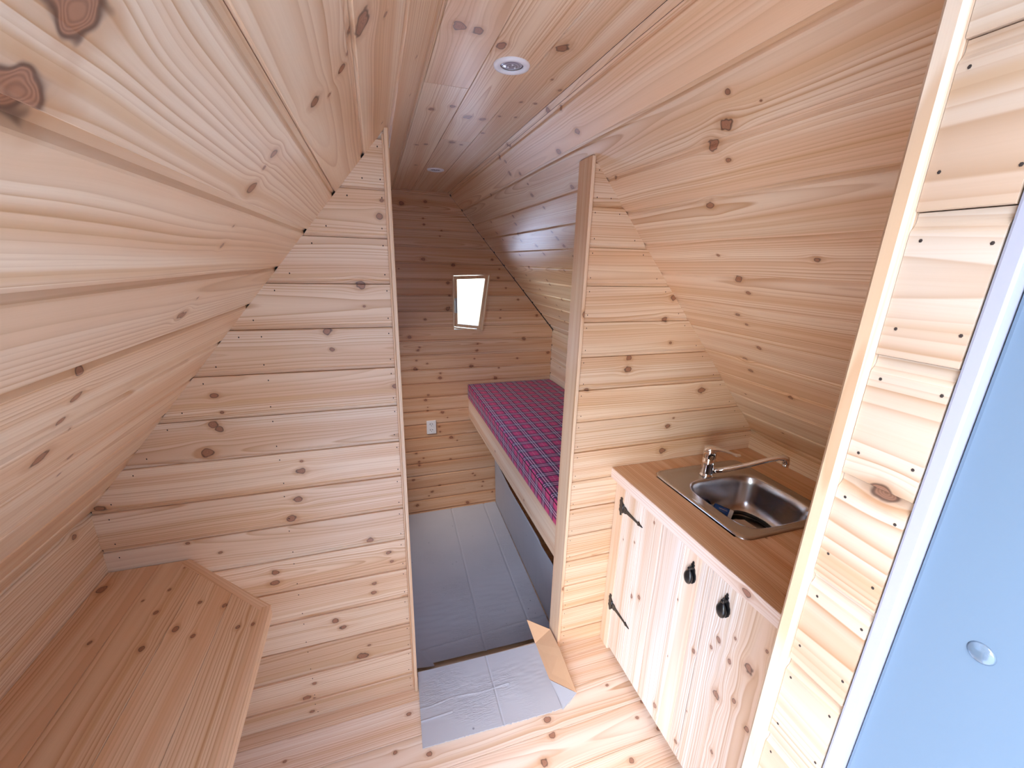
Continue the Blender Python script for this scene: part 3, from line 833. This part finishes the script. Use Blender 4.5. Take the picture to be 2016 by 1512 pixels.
for (ya, yb, splits) in ((1.1675, 0.7285, [1.062, 0.950, 0.838, 0.770]), (0.7255, 0.2870, [0.640, 0.520, 0.405])):
    d_ = empty('door', (XC, ya, 0.03)); d_.parent = cab; rel(d_)
    ys = [ya]+splits+[yb]
    for a, c in zip(ys, ys[1:]):
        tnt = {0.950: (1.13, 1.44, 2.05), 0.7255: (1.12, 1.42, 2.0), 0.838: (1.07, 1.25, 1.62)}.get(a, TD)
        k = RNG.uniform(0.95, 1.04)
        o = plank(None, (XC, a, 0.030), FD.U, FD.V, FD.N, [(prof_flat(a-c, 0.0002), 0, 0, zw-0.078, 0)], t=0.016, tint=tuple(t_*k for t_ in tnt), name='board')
        o.parent = d_; o.matrix_parent_inverse = Matrix.Translation(-Vector((XC, ya, 0.03))); 
        FD.add(o, -a, -c); o['u_shift'] = 0.03
    doors.append(d_)
FD.O = Vector((XC, 0, 0.03))
for f_ in FD.b: pass

def poly_plate(name, pts, x0, x1, mat, parent, pinv, b=0.0008):
    vs, fs = prism([Vector((x1, y, z_)) for y, z_ in pts], (x0-x1, 0, 0))
    o = bevelled(name, vs, fs, b, mat, parent, seg=2)
    o.matrix_parent_inverse = pinv; return o
def hinge(zc):
    d_ = doors[0]; inv = Matrix.Translation(-d_.location)
    y = 1.1665
    # butterfly leaf on the corner stile, barrel, long tapering strap with an arrow tip
    leaf = [(y+0.004, zc+0.017), (y+0.012, zc+0.026), (y+0.010, zc+0.036), (y+0.018, zc+0.040), (y+0.025, zc+0.034), (y+0.022, zc+0.029), (y+0.028, zc+0.022),
            (y+0.024, zc+0.008), (y+0.026, zc), (y+0.024, zc-0.008), (y+0.027, zc-0.020), (y+0.020, zc-0.027), (y+0.017, zc-0.040), (y+0.008, zc-0.034), (y+0.010, zc-0.026), (y+0.004, zc-0.017)]
    strap = [(y-0.003, zc+0.013), (y-0.016, zc+0.014), (y-0.026, zc+0.008), (y-0.060, zc+0.0055), (y-0.092, zc+0.0040), (y-0.098, zc+0.0085), (y-0.106, zc+0.0050), (y-0.124, zc+0.0007),
             (y-0.124, zc-0.0007), (y-0.106, zc-0.0050), (y-0.098, zc-0.0085), (y-0.092, zc-0.0040), (y-0.060, zc-0.0055), (y-0.026, zc-0.008), (y-0.016, zc-0.014), (y-0.003, zc-0.013)]
    h = poly_plate('strap_hinge', strap, XC-0.0035, XC-0.0002, M['iron'], d_, inv)
    for nm, pts in (('hinge_leaf', leaf),):
        q = poly_plate(nm, pts, XC-0.0022, XC+0.0008, M['iron'], cab, Matrix.Translation(-cab.location))
    q = tube([(XC-0.003, y, zc-0.018), (XC-0.003, y, zc+0.018)], 0.0042, M['iron'], 'hinge_barrel', d_); q.matrix_parent_inverse = inv
    for yy in (y-0.020, y-0.062):
        q = lathe('screw', [(0.0001, -0.0018), (0.0020, -0.0014), (0.0027, 0.0)], M['iron'], d_, n=10, c=(XC-0.0034, yy, zc), axis='X'); q.matrix_parent_inverse = inv
hinge(0.702); hinge(0.243)
def pull(d_, y, zt):
    inv = Matrix.Translation(-d_.location)
    # ornate back plate: pointed finial on top of a stepped shape
    pts = [(0, 0.0), (0.0035, -0.004), (0.0030, -0.009), (0.0065, -0.012), (0.0052, -0.019), (0.0105, -0.024), (0.0125, -0.033), (0.0165, -0.040), (0.0185, -0.052),
           (0.0165, -0.064), (0.010, -0.074), (0.0, -0.079)]
    full = [(y+a, zt+b) for a, b in pts]+[(y-a, zt+b) for a, b in pts[-2:0:-1]]
    pl = poly_plate('back_plate', full, XC-0.0035, XC-0.0002, M['iron'], d_, inv)
    q = lathe('boss', [(0.0001, -0.014), (0.0050, -0.0135), (0.0065, -0.011), (0.005, -0.008), (0.0065, -0.003), (0.0075, 0)], M['iron'], d_, n=16, c=(XC-0.003, y, zt-0.024), axis='X'); q.matrix_parent_inverse = inv
    # hanging drop
    bm = bmesh.new(); bmesh.ops.create_uvsphere(bm, u_segments=24, v_segments=14, radius=1.0)
    for v in bm.verts:
        zz = v.co.z; k = 1.0-0.42*max(0, zz)**1.5
        v.co = Vector((v.co.x*0.0095*k, v.co.y*0.0165*k, zz*0.0250))
    bmesh.ops.translate(bm, verts=bm.verts, vec=(XC-0.0125, y, zt-0.052))
    q = bm_obj('drop_handle', bm, M['iron'], d_, smooth=True); q.matrix_parent_inverse = inv
pull(doors[0], 0.797, 0.757); pull(doors[1], 0.668, 0.757)

# worktop with a hole for the sink
wt = tag(empty('worktop', (0.83, 0.75, zw)), 'laminated wooden worktop with a pale front edge around the sink', 'worktop')
XW = 0.488
SX0, SX1, SY0, SY1 = 0.635, 0.985, 0.760, 1.125
FW = Face((XW, 0, zw), (0, 1, 0), (1, 0, 0), (0, 0, 1))
ws = [0.0, 0.062, 0.118, 0.165, 0.222, 0.270, 0.330, 0.385, 0.440, 0.500, 0.560, 0.620, WR-XW-0.0015]
wt_t = [(0.90, 0.79, 0.68), (0.92, 0.80, 0.70), (0.83, 0.68, 0.57), (0.95, 0.83, 0.73), (0.88, 0.74, 0.61)]
for k, (a, c) in enumerate(zip(ws, ws[1:])):
    segs = [(Y0+0.023, Y1-0.0012)]
    xa, xc = XW+a, XW+c
    if xc > SX0 and xa < SX1: segs = [(Y0+0.023, SY0), (SY1, Y1-0.0012)]
    pr = prof_flat(c-a, 0.0)
    pr = [(0.0, -0.0002), (0.0006, 0), (c-a-0.0006, 0), (c-a, -0.0002)]
    fg = (RNG.random(), RNG.uniform(0.1, 0.4), RNG.uniform(0.02, 0.06))
    for s_ in segs:
        o = plank(None, FW.O+FW.V*a, FW.U, FW.V, FW.N, [(pr, s_[0], 0, s_[1], 0)], t=0.040, tint=wt_t[k % 5], name='stave', figure=fg)
        put(o, wt); FW.add(o, a, c, s_[0], s_[1])
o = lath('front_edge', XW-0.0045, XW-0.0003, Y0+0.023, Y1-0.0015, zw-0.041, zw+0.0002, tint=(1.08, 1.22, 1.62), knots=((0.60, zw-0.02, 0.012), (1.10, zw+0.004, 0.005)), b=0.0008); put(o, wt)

# --- stainless sink
def rrect(cx, cy, a, b_, n, N):
    out = []
    for k in range(N):
        th = 2*math.pi*(k+0.5)/N; c_, s_ = math.cos(th), math.sin(th)
        r = (abs(c_/a)**n+abs(s_/b_)**n)**(-1.0/n); out.append((cx+r*c_, cy+r*s_))
    return out
sink = tag(empty('kitchen_sink', (0.81, 0.94, zw)), 'square stainless steel inset sink with a rounded bowl', 'sink')
N_ = 96
ocx, ocy, oa, ob = 0.8115, 0.9425, 0.2005, 0.2105
bcx, bcy, ba, bb_ = 0.8170, 0.9075, 0.1540, 0.1435
rings = []
def R_(cx, cy, a, b__, n, z_): rings.append([(x, y, z_) for x, y in rrect(cx, cy, a, b__, n, N_)])
R_(ocx, ocy, oa, ob, 14, zw+0.0004); R_(ocx, ocy, oa-0.0015, ob-0.0015, 14, zw+0.0045); R_(ocx, ocy, oa-0.006, ob-0.006, 14, zw+0.0062)
R_(ocx, ocy, oa-0.013, ob-0.013, 12, zw+0.0045); R_(ocx, ocy-0.004, oa-0.022, ob-0.024, 10, zw+0.0036)
R_(bcx, bcy, ba+0.006, bb_+0.006, 5.5, zw+0.0036); R_(bcx, bcy, ba+0.001, bb_+0.001, 4.6, zw+0.0022); R_(bcx, bcy, ba-0.002, bb_-0.002, 4.4, zw-0.003)
R_(bcx, bcy, ba-0.005, bb_-0.005, 4.2, zw-0.03); R_(bcx, bcy, ba-0.012, bb_-0.012, 4.0, zw-0.090); R_(bcx, bcy, ba-0.020, bb_-0.020, 3.8, zw-0.118)
R_(bcx, bcy, ba-0.036, bb_-0.036, 3.4, zw-0.134); R_(bcx, bcy, ba-0.060, bb_-0.060, 3.0, zw-0.140); R_(bcx, bcy, 0.045, 0.045, 2.0, zw-0.143); R_(bcx, bcy, 0.040, 0.040, 2.0, zw-0.147)
V = [p for r_ in rings for p in r_]; Fc = []
for i in range(len(rings)-1):
    for k in range(N_): Fc.append((i*N_+k, i*N_+(k+1) % N_, (i+1)*N_+(k+1) % N_, (i+1)*N_+k))
bowl = smooth_by_angle(mesh_obj('basin', V, Fc, M['steel'], sink), 1.2); rel(bowl)
rel(lathe('strainer', [(0.0001, 0.001), (0.012, 0.001), (0.014, 0.004), (0.030, 0.003), (0.0405, 0.0)], M['chrome'], sink, n=32, c=(bcx, bcy, zw-0.1465)))

# --- mixer tap
tx, ty = 0.795, 1.078
tap = tag(empty('mixer_tap', (tx, ty, zw+0.0045)), 'chrome mixer tap with a long straight spout and flat lever on the sink', 'tap')
rel(lathe('body', [(0.0250, 0.0), (0.0250, 0.003), (0.0222, 0.0055), (0.0210, 0.012), (0.0212, 0.045), (0.0214, 0.068), (0.0203, 0.070), (0.0203, 0.072), (0.0222, 0.0745), (0.0225, 0.100), (0.0215, 0.106), (0.0170, 0.1085), (0.0001, 0.109)], M['chrome'], tap, n=40, c=(tx, ty, zw+0.0045)))
tube([(0.808, 1.070, zw+0.022), (0.840, 1.048, zw+0.034), (0.900, 1.005, zw+0.066), (0.950, 0.970, zw+0.097), (0.975, 0.953, zw+0.110), (0.988, 0.944, zw+0.114), (0.9945, 0.939, zw+0.110), (0.9965, 0.9375, zw+0.101), (0.9968, 0.9372, zw+0.092)],
     [0.0105, 0.0098, 0.0092, 0.0092, 0.0098, 0.0112, 0.0122, 0.0118, 0.0115], M['chrome'], 'spout', tap, n=20)
rel(bpy.data.objects['spout'])
a_ = bpy.data.objects['spout']
q = lathe('aerator', [(0.0098, -0.004), (0.0105, 0.0), (0.0105, 0.007)], M['chrome'], a_, n=20, c=(0.9968, 0.9372, zw+0.0865)); q.matrix_parent_inverse = Matrix.Translation(-tap.location) if False else Matrix.Identity(4)
# lever cap and blade, one solid
bm = bmesh.new()
secs = []
dirv = Vector((0.83, -0.55, 0)).normalized(); side = Vector((-dirv.y, dirv.x, 0))
base = Vector((tx, ty, zw+0.0045))
def sec(t_, zc, hw, hh):
    c_ = base+dirv*t_+Vector((0, 0, zc)); out = []
    for k in range(16):
        th = 2*math.pi*k/16; out.append(bm.verts.new(c_+side*hw*math.copysign(abs(math.cos(th))**0.7, math.cos(th))+Vector((0, 0, 1))*hh*math.copysign(abs(math.sin(th))**0.7, math.sin(th))))
    secs.append(out)
for a in ((-0.0225, 0.100, 0.008, 0.004), (-0.020, 0.1035, 0.0150, 0.0080), (-0.008, 0.1060, 0.0212, 0.0085), (0.008, 0.1080, 0.0212, 0.0080), (0.020, 0.1085, 0.0180, 0.0062), (0.032, 0.1085, 0.0150, 0.0040),
          (0.048, 0.1060, 0.0132, 0.0030), (0.066, 0.1010, 0.0122, 0.0026), (0.084, 0.0945, 0.0118, 0.0025), (0.094, 0.0940, 0.0112, 0.0024), (0.101, 0.0965, 0.0085, 0.0020)): sec(*a)
for s0, s1 in zip(secs, secs[1:]):
    for k in range(16): bm.faces.new((s0[k], s0[(k+1) % 16], s1[(k+1) % 16], s1[k]))
bm.faces.new(secs[0][::-1]); bm.faces.new(secs[-1])
rel(bm_obj('lever', bm, M['chrome'], tap, smooth=True))

# --- things lying in the sink bowl
zb_ = zw-0.143
tb = tag(empty('sealant_tube', (0.80, 1.00, zb_+0.024)), 'blue and white plastic tube lying in the sink bowl', 'tube')
d_ = Vector((0.58, -0.78, -0.13)).normalized()
c0 = Vector((0.792, 1.018, zb_+0.044)); rt = 0.0190
rel(tube([c0, c0+d_*0.002, c0+d_*0.050, c0+d_*0.052], [rt-0.003, rt, rt, rt-0.001], M['blue_plastic'], 'body', tb, n=24))
rel(tube([c0+d_*0.052, c0+d_*0.053, c0+d_*0.063, c0+d_*0.065], [rt-0.001, rt+0.0004, rt+0.0004, rt-0.002], M['white_plastic'], 'collar', tb, n=24))
sd_ = Vector((-0.45, -0.35, 0.82)).normalized()*(rt+0.0003)
rel(tube([c0+d_*0.020+sd_, c0+d_*0.048+sd_], 0.0010, M['white_plastic'], 'stripe', tb, n=6))
hp = [(0.850, 0.992, 0.0205), (0.876, 1.000, 0.0200), (0.904, 0.988, 0.0195), (0.922, 0.960, 0.0190), (0.929, 0.925, 0.0190), (0.926, 0.885, 0.0185), (0.912, 0.855, 0.0165), (0.885, 0.832, 0.0150)]
hq = []
for i in range(len(hp)-1):
    for k in range(4):
        t_ = k/4; p0, p1, p2, p3 = [Vector(hp[max(0, min(len(hp)-1, i+j))]) for j in (-1, 0, 1, 2)]
        hq.append(0.5*((2*p1)+(p2-p0)*t_+(2*p0-5*p1+4*p2-p3)*t_*t_+(3*p1-p0-3*p2+p3)*t_**3))
hose = tube([(p.x, p.y, p.z+zb_) for p in hq], 0.0075, M['rubber'], 'rubber_hose', None, n=12)
tag(hose, 'black rubber hose curved along the side of the sink bowl', 'hose')
V, Fc = prism([Vector(p) for p in ((0.848, 0.972, zb_+0.0115), (0.886, 0.960, zb_+0.0105), (0.893, 0.905, zb_+0.0070), (0.868, 0.860, zb_+0.0055), (0.800, 0.850, zb_+0.0055), (0.785, 0.925, zb_+0.0065))], (0, 0, 0.0025))
tag(mesh_obj('leaflet', V, Fc, M['paper'], None), 'beige paper scrap lying flat in the sink bowl', 'paper')

# --- double power socket on the back wall
ox, oz = 0.0165, 0.3135
so = tag(empty('power_socket', (ox, YB, oz)), 'white double power socket low on the back wall', 'socket')
rel(bevelled('plate', *box(ox-0.0375, ox+0.0375, YB-0.011, YB-0.0005, oz-0.056, oz+0.056), 0.003, M['socket_plastic'], so))
for zc in (oz+0.0245, oz-0.0245):
    f_ = rel(lathe('socket_face', [(0.0001, 0.0), (0.0180, 0.0), (0.0190, -0.003), (0.0195, -0.0035), (0.0205, -0.002), (0.0210, 0.0)], M['socket_plastic'], so, n=24, c=(ox, YB-0.0105, zc), axis='Y'))
    for sx_, sz_, rr in ((-0.0085, 0.004, 0.0032), (0.0085, 0.004, 0.0032), (0.0, -0.0105, 0.0026)):
        q = lathe('contact_hole', [(0.0001, -0.0012), (rr, -0.0010), (rr, 0.0)], M['dark_plastic'], f_, n=10, c=(ox+sx_, YB-0.0108, zc+sz_), axis='Y'); q.matrix_parent_inverse = Matrix.Identity(4)
        q.matrix_parent_inverse = Matrix.Translation((-ox, -YB, -oz)) if False else q.matrix_parent_inverse

# --- bed in the rear room and its mattress
bed = tag(empty('bunk_bed', (0.67, 2.2, ZR)), 'wooden bunk base with a pale front board in the rear room', 'bed')
XB0, XB1, YB0, YB1 = 0.322, WK-0.002, YS+0.012, YB-0.0025
o = plank(None, (XB0, 0, 0.375), (0, 1, 0), (0, 0, 1), (-1, 0, 0), [(prof_flat(0.162, 0.0), YB0, 0, YB1, 0)], t=0.020, tint=(1.06, 1.09, 1.16), name='front_board'); put(o, bed)
for (u_, v_, r_) in ((2.30, 0.06, 0.007), (1.75, 0.04, 0.006)): set_knot(o, u_, v_, r_)
xx = XB0+0.0215
while xx < XB1-0.05:
    o = plank(None, (xx, 0, 0.525), (0, 1, 0), (1, 0, 0), (0, 0, 1), [(prof_flat(0.112, 0.001), YB0, 0, YB1, 0)], t=0.018, name='deck_board'); put(o, bed); xx += 0.1135
for ya in (1.45, 2.2, 2.95):
    o = lath('bearer', XB0+0.0215, XB1-0.01, ya, ya+0.04, 0.42, 0.506); put(o, bed)
for ya in (1.45, 2.95):
    o = lath('leg', XB0+0.24, XB0+0.285, ya+0.002, ya+0.038, ZR+0.001, 0.4195); put(o, bed)
def cushion():
    bm = bmesh.new(); x0, x1, y0, y1, z0, z1 = 0.314, WK-0.006, YS+0.020, YB-0.006, 0.5385, 0.655
    nx, ny, nz = 16, 40, 6
    uvl = None
    vs, fs = box(x0, x1, y0, y1, z0, z1)
    bv = [bm.verts.new(v) for v in vs]
    for f in fs: bm.faces.new([bv[i] for i in f])
    bmesh.ops.recalc_face_normals(bm, faces=bm.faces[:])
    bmesh.ops.bevel(bm, geom=bm.edges[:], offset=0.011, segments=3, affect='EDGES', profile=0.6)
    bmesh.ops.recalc_face_normals(bm, faces=bm.faces[:])
    uvl = bm.loops.layers.uv.new('UVMap')
    for f in bm.faces:
        n = f.normal
        for l in f.loops:
            p = l.vert.co
            dz = z1-p.z
            if abs(n.y) > 0.8: l[uvl].uv = (p.x, y0-dz)
            elif abs(n.x) > 0.55: l[uvl].uv = ((x0-dz) if n.x < 0 else (x1+dz), p.y)
            else: l[uvl].uv = (p.x, p.y)
    return bm
m_ = bm_obj('mattress', cushion(), M['plaid'], None, smooth=False); smooth_by_angle(m_, 0.7)
tag(m_, 'thin foam mattress in red and purple tartan cloth on the bunk', 'mattress')
pts = [(0.3145, YS+0.03, 0.643), (0.3145, YB-0.015, 0.643)]
q = tube([(0.3135, YS+0.03, 0.6445), (0.3135, YB-0.015, 0.6445)], 0.0022, M['rubber'], 'piping', m_, n=6)

# --- cardboard protecting the floors
def sheet(name, x_l, x_r, y_n, y_f, nx, ny, zf, parent=None, mat='card', thick=0.003, origin=(0, 0, 0)):
    """x_l, x_r, y_n, y_f: functions giving the outline; zf(x, y) height of the top face"""
    V, Fc = [], []
    for j in range(ny+1):
        for i in range(nx+1):
            s_, t_ = i/nx, j/ny
            x = x_l(t_)*(1-s_)+x_r(t_)*s_; y = y_n(s_)*(1-t_)+y_f(s_)*t_
            V.append(Vector((x, y, zf(x, y))))
    n = len(V); W_ = nx+1
    V += [v-Vector((0, 0, thick)) for v in V]
    for j in range(ny):
        for i in range(nx):
            a = j*W_+i; Fc.append((a, a+1, a+W_+1, a+W_)); Fc.append((n+a, n+a+W_, n+a+W_+1, n+a+1))
    for i in range(nx): Fc.append((i, n+i, n+i+1, i+1)); a = ny*W_+i; Fc.append((a, a+1, n+a+1, n+a))
    for j in range(ny): a = j*W_; Fc.append((a, a+W_, n+a+W_, n+a)); a = j*W_+nx; Fc.append((a, n+a, n+a+W_, a+W_))
    o = mesh_obj(name, V, Fc, M[mat], parent); return smooth_by_angle(o, 0.5)
def crease(d, w_=0.0035, h=0.0022): return h*math.exp(-(d/w_)**2)
from mathutils import noise as mn
def zfront(x, y):
    z_ = 0.0065+0.0015*mn.noise(Vector((x*9, y*9, 1.3)))+0.0012*mn.noise(Vector((x*22, y*75, 4)))*max(0, 1-abs(y-1.16)/0.10)
    z_ -= crease(x+0.002-0.01*(y-1.1), 0.0026, 0.0028)
    z_ += crease(y-(1.150-0.06*max(0, x+0.1))-0.004*math.sin(x*30), 0.0028, 0.0020) if x < 0.06 else 0
    z_ += crease(y-1.108-0.02*x, 0.0026, 0.0022) if x < -0.17 else 0
    z_ += 0.004*max(0, (x-0.15)/0.07)**2*max(0, (1.12-y)/0.12)
    return max(z_, 0.0034)
fc_ = tag(empty('cardboard_sheet', (-0.03, 1.14, 0.002)), 'creased grey cardboard sheet on the front floor at the doorway', 'cardboard')
rnd = [mn.noise(Vector((i*0.8, 5.1, 0)))*0.003 for i in range(80)]
o = sheet('panel', lambda t: -0.290+0.011*t, lambda t: 0.219+0.004*t, lambda s: 1.016-0.022*s+rnd[min(79, int(s*79))]*(0.4+s), lambda s: 1.293-0.013*s, 230, 130, zfront); put(o, fc_)
def thin(name, P, mat, parent, off=0.0025):
    P = [Vector(p) for p in P]; n = (P[1]-P[0]).cross(P[2]-P[0]).normalized()
    if n.z < 0: n = -n
    vs, fs = prism(P, -n*off); o = mesh_obj(name, vs, fs, M[mat], parent); return rel(o)
pA = at(1037, 1220, (0, 1.335, 0), (0, 1, 0)); 
fA = thin('raised_flap', [(0.2225, 1.280, 0.0065), tuple(pA), tuple(at(1083, 1239, (0.292, 0, 0), (1, 0, 0))), tuple(at(1102, 1277, (0.292, 0, 0), (1, 0, 0)))], 'kraft', fc_)
fB = thin('raised_flap', [(0.2185, 1.113, 0.0070), (0.2225, 1.280, 0.0065), tuple(at(1102, 1277, (0.292, 0, 0), (1, 0, 0))), tuple(at(1135, 1363, (0.284, 0, 0), (1, 0, 0)))], 'kraft', fc_)
fC = thin('corner_flap', [(0.2200, 0.9915, 0.0050), (0.2195, 1.108, 0.0075), tuple(at(1135, 1364, (0.284, 0, 0), (1, 0, 0))), tuple(at(1113, 1394, (0.240, 0, 0), (1, 0, 0)))], 'card', fc_)
def zrear(x, y):
    z_ = ZR+0.0140+0.003*mn.noise(Vector((x*4, y*4, 7)))
    z_ -= crease(x-(0.118+0.04*(y-1.95)), 0.0050, 0.0050)
    z_ -= crease(x-(0.403+0.037*(y-1.845)), 0.0050, 0.0055)
    z_ += crease(y-1.792-0.03*x, 0.0050, 0.006)
    z_ += 0.0035*mn.noise(Vector((x*9, y*34, 2)))*max(0, 1-abs(y-1.95)/0.40)
    z_ += 0.012*max(0, (1.78-y)/0.1)**2
    return z_
rc_ = tag(empty('cardboard_sheet', (0.1, 2.4, ZR+0.002)), 'large grey cardboard sheet covering the lower rear floor', 'cardboard')
o = sheet('panel', lambda t: -0.78, lambda t: 0.512+0.045*t, lambda s: 1.715-0.05*s, lambda s: 3.085, 260, 260, zrear); put(o, rc_)
# curled corner lying over the near left of the rear sheet
cu = [at(818, 1278, (0, 0, ZR+0.03), (0, 0, 1)), at(838, 1284, (0, 0, ZR+0.03), (0, 0, 1)), at(846, 1294, (0, 0, ZR+0.028), (0, 0, 1)), at(856, 1311, (0, 0, ZR+0.024), (0, 0, 1)), at(816, 1316, (0, 0, ZR+0.030), (0, 0, 1))]
q = thin('curled_corner', cu, 'card', rc_, 0.004)
# upright cardboard under the bunk
V = []
pn = tag(empty('cardboard_upright', (0.53, 2.2, ZR+0.002)), 'grey cardboard panel standing on edge beneath the bunk', 'cardboard')
P = [(0.5125, YS+0.02, ZR+0.010), (0.560, 3.08, ZR+0.010), (0.545, 3.08, -0.030), (0.515, 2.55, -0.024), (0.503, 1.95, -0.010), (0.4985, 1.90, -0.016), (0.498, YS+0.02, 0.0)]
vs, fs = prism([Vector(p) for p in P], (0.004, 0, 0)); o = mesh_obj('sheet', vs, fs, M['card'], pn); rel(o)

# ================================================================== KNOTS, where the photograph shows them (pixel, pixel, radius in mm)
FP.knots([(710,562,11),(717,603,4),(645,652,10),(655,688,6),(747,425,8),(751,395,4),(422,779,9),(437,812,4),(420,836,10),(432,845,9),(407,892,14),(594,908,4),(593,928,11),(587,983,11),(575,1021,12),(779,760,8),
 (541,1127,10),(541,1148,12),(728,1064,10),(765,1088,8),(772,1105,6),(736,1149,7),(736,1166,8),(660,1223,10),(676,1235,9),(727,1270,5),(714,1292,16),(619,1346,6),(603,1375,12),(618,1377,5),(615,1401,7),(434,1088,5),(369,1070,5),(197,1002,11),
 (1326,586,10),(1310,629,9),(1320,675,7),(1238,705,10),(1236,727,12),(1381,768,14),(1156,768,7),(1314,839,10),(1326,823,4),(1303,887,14),(1240,1170,6)], 1.15)
FL.knots([(153,18,18),(38,185,20),(539,303,9),(495,370,11),(437,484,5),(673,134,9),(685,104,5),(620,201,11),(648,187,4),(710,49,20),(759,28,5),(389,587,3),(356,620,9),(161,732,7),(150,782,8),(118,830,7),(78,902,14),(138,899,6),(137,845,3),(116,934,4),(361,620,8),(820,112,4),(807,187,4),(752,242,4),(520,330,4),(460,445,3)])
FC.knots([(905,51,12),(941,61,10),(986,91,10),(1108,94,13),(849,215,8),(890,210,8),(920,231,12),(950,235,9),(983,229,5),(1015,231,5),(1026,201,5),(1054,204,5),(1102,178,5),(1087,157,4),(820,285,6),(838,284,7),(890,280,10),(908,285,6),(950,262,6),(974,268,6),(995,269,9),(938,304,6),(950,304,6),(819,325,6),(1173,104,14)], 1.40)
FR.knots([(1191,28,6),(1103,214,6),(1079,217,8),(1136,259,9),(1100,298,10),(1001,287,8),(983,311,8),(995,318,6),(1004,342,9),(1024,342,8),(1039,362,5),(1047,384,9),(1127,368,9),(965,384,6),(928,359,5),(967,437,6),(978,459,8),(990,472,7),(1010,426,7),(1015,441,8),(1071,409,6),(1020,462,7),(1026,474,8),(1023,502,6),(1056,484,9),(1071,500,8),(1097,469,9),(1087,457,6),(1111,485,11),(1129,505,6),(1041,527,8),(1036,542,6),(1043,553,5),(1077,552,7),(1082,560,7),(1111,533,6),(1063,570,6),(1074,586,7),(1106,590,7),(1096,601,6),(1106,613,6),(1101,623,6),(1111,633,6),
 (1560,11,9),(1433,180,5),(1429,245,12),(1403,286,12),(1434,315,5),(1399,404,9),(1410,430,9),(1498,198,2),(1210,351,5),(1227,380,8),(1393,165,3),(1453,551,9),(1474,577,6),(1453,620,7),(1470,639,5),(1494,685,6),(1466,707,9),(1478,730,7),(1468,776,3),(1414,503,4),(1609,511,7),(1557,783,7),(1541,853,4),(1611,906,5)], 1.28)
FB.knots([(790,400,12),(837,397,8),(833,430,5),(835,442,6),(869,454,4),(866,465,4),(833,510,11),(892,522,10),(785,529,4),(882,557,9),(885,582,6),(882,608,14),(837,629,8),(806,664,11),(826,684,6),(823,690,8),(820,710,6),(817,727,14),(867,735,7),(866,744,11),(940,677,6),(939,690,8),(934,706,5),(928,721,12),(841,716,6),
 (843,778,7),(838,788,9),(842,802,4),(842,809,6),(871,812,10),(881,822,4),(865,840,8),(867,850,7),(889,861,13),(900,867,5),(819,893,8),(834,902,5),(825,909,7),(826,916,8),(887,904,7),(814,945,8),(931,932,6),(935,936,6),(951,948,7),(949,957,5),(969,968,6),(866,956,8),(851,968,9),(845,976,5),(821,995,12),(921,989,12),
 (969,511,8),(983,530,5),(981,547,7),(996,567,5),(1020,590,6),(986,610,4),(985,626,6),(1057,621,8),(1031,667,11),(1018,705,7),(982,724,6),(975,744,12),(1079,694,10)], 1.30)
FF_.knots([(1265,1381,9),(1254,1413,6),(1298,1434,11),(1078,1417,12),(1087,1448,11),(1072,1501,14),(1243,1498,10),(845,1485,10),(1195,1349,6),(806,1405,9),(778,1482,7),(560,1500,6)])
FT.knots([(200,1161,13),(345,1238,9),(279,1277,8),(307,1206,6),(380,1252,6),(334,1161,5),(363,1118,3),(394,1186,6),(442,1192,7),(468,1234,7),(498,1229,5),(281,1183,4),(177,1265,6)])
FD.knots([(1415,1260,9),(1448,1257,5),(1400,1274,6),(1365,1281,8),(1436,1303,7),(1474,1316,16),(1510,1283,5),(1540,1271,6),(1289,1390,10),(1410,1367,14),(1445,1381,9),(1470,1436,10),(1401,1481,8),(1330,1460,8),(1352,1400,3),(1314,1291,3),(1243,1174,9),(1258,1176,9),(1258,1030,5),(1288,1029,5),(1227,1062,3),(1249,1068,4),(1334,1180,4)])
FJ.knots([(1738,972,11),(1880,1490,8)])
FKB.spread(1.1, (1.5, 3.0)); FKL.spread(0.8, (0.3, 1.2)); FKR.spread(0.9, (0.3, 1.2)); FKC.spread(1.1, (1.5, 3.0))
FW.spread(1.6, (0.4, 1.2))
for o in bpy.data.objects:
    if o.type == 'MESH' and o.data.materials and o.data.materials[0] == PINE:
        c = o.get('knot_count', 0)
        o.data.materials[0] = next(m for n_, m in PINES if c <= n_)
        for i in range(c, NK):
            if 'knot_%d' % i in o: del o['knot_%d' % i]
for o in bpy.data.objects:
    for k in ('knot_count', 'u_shift'):
        if k in o: del o[k]
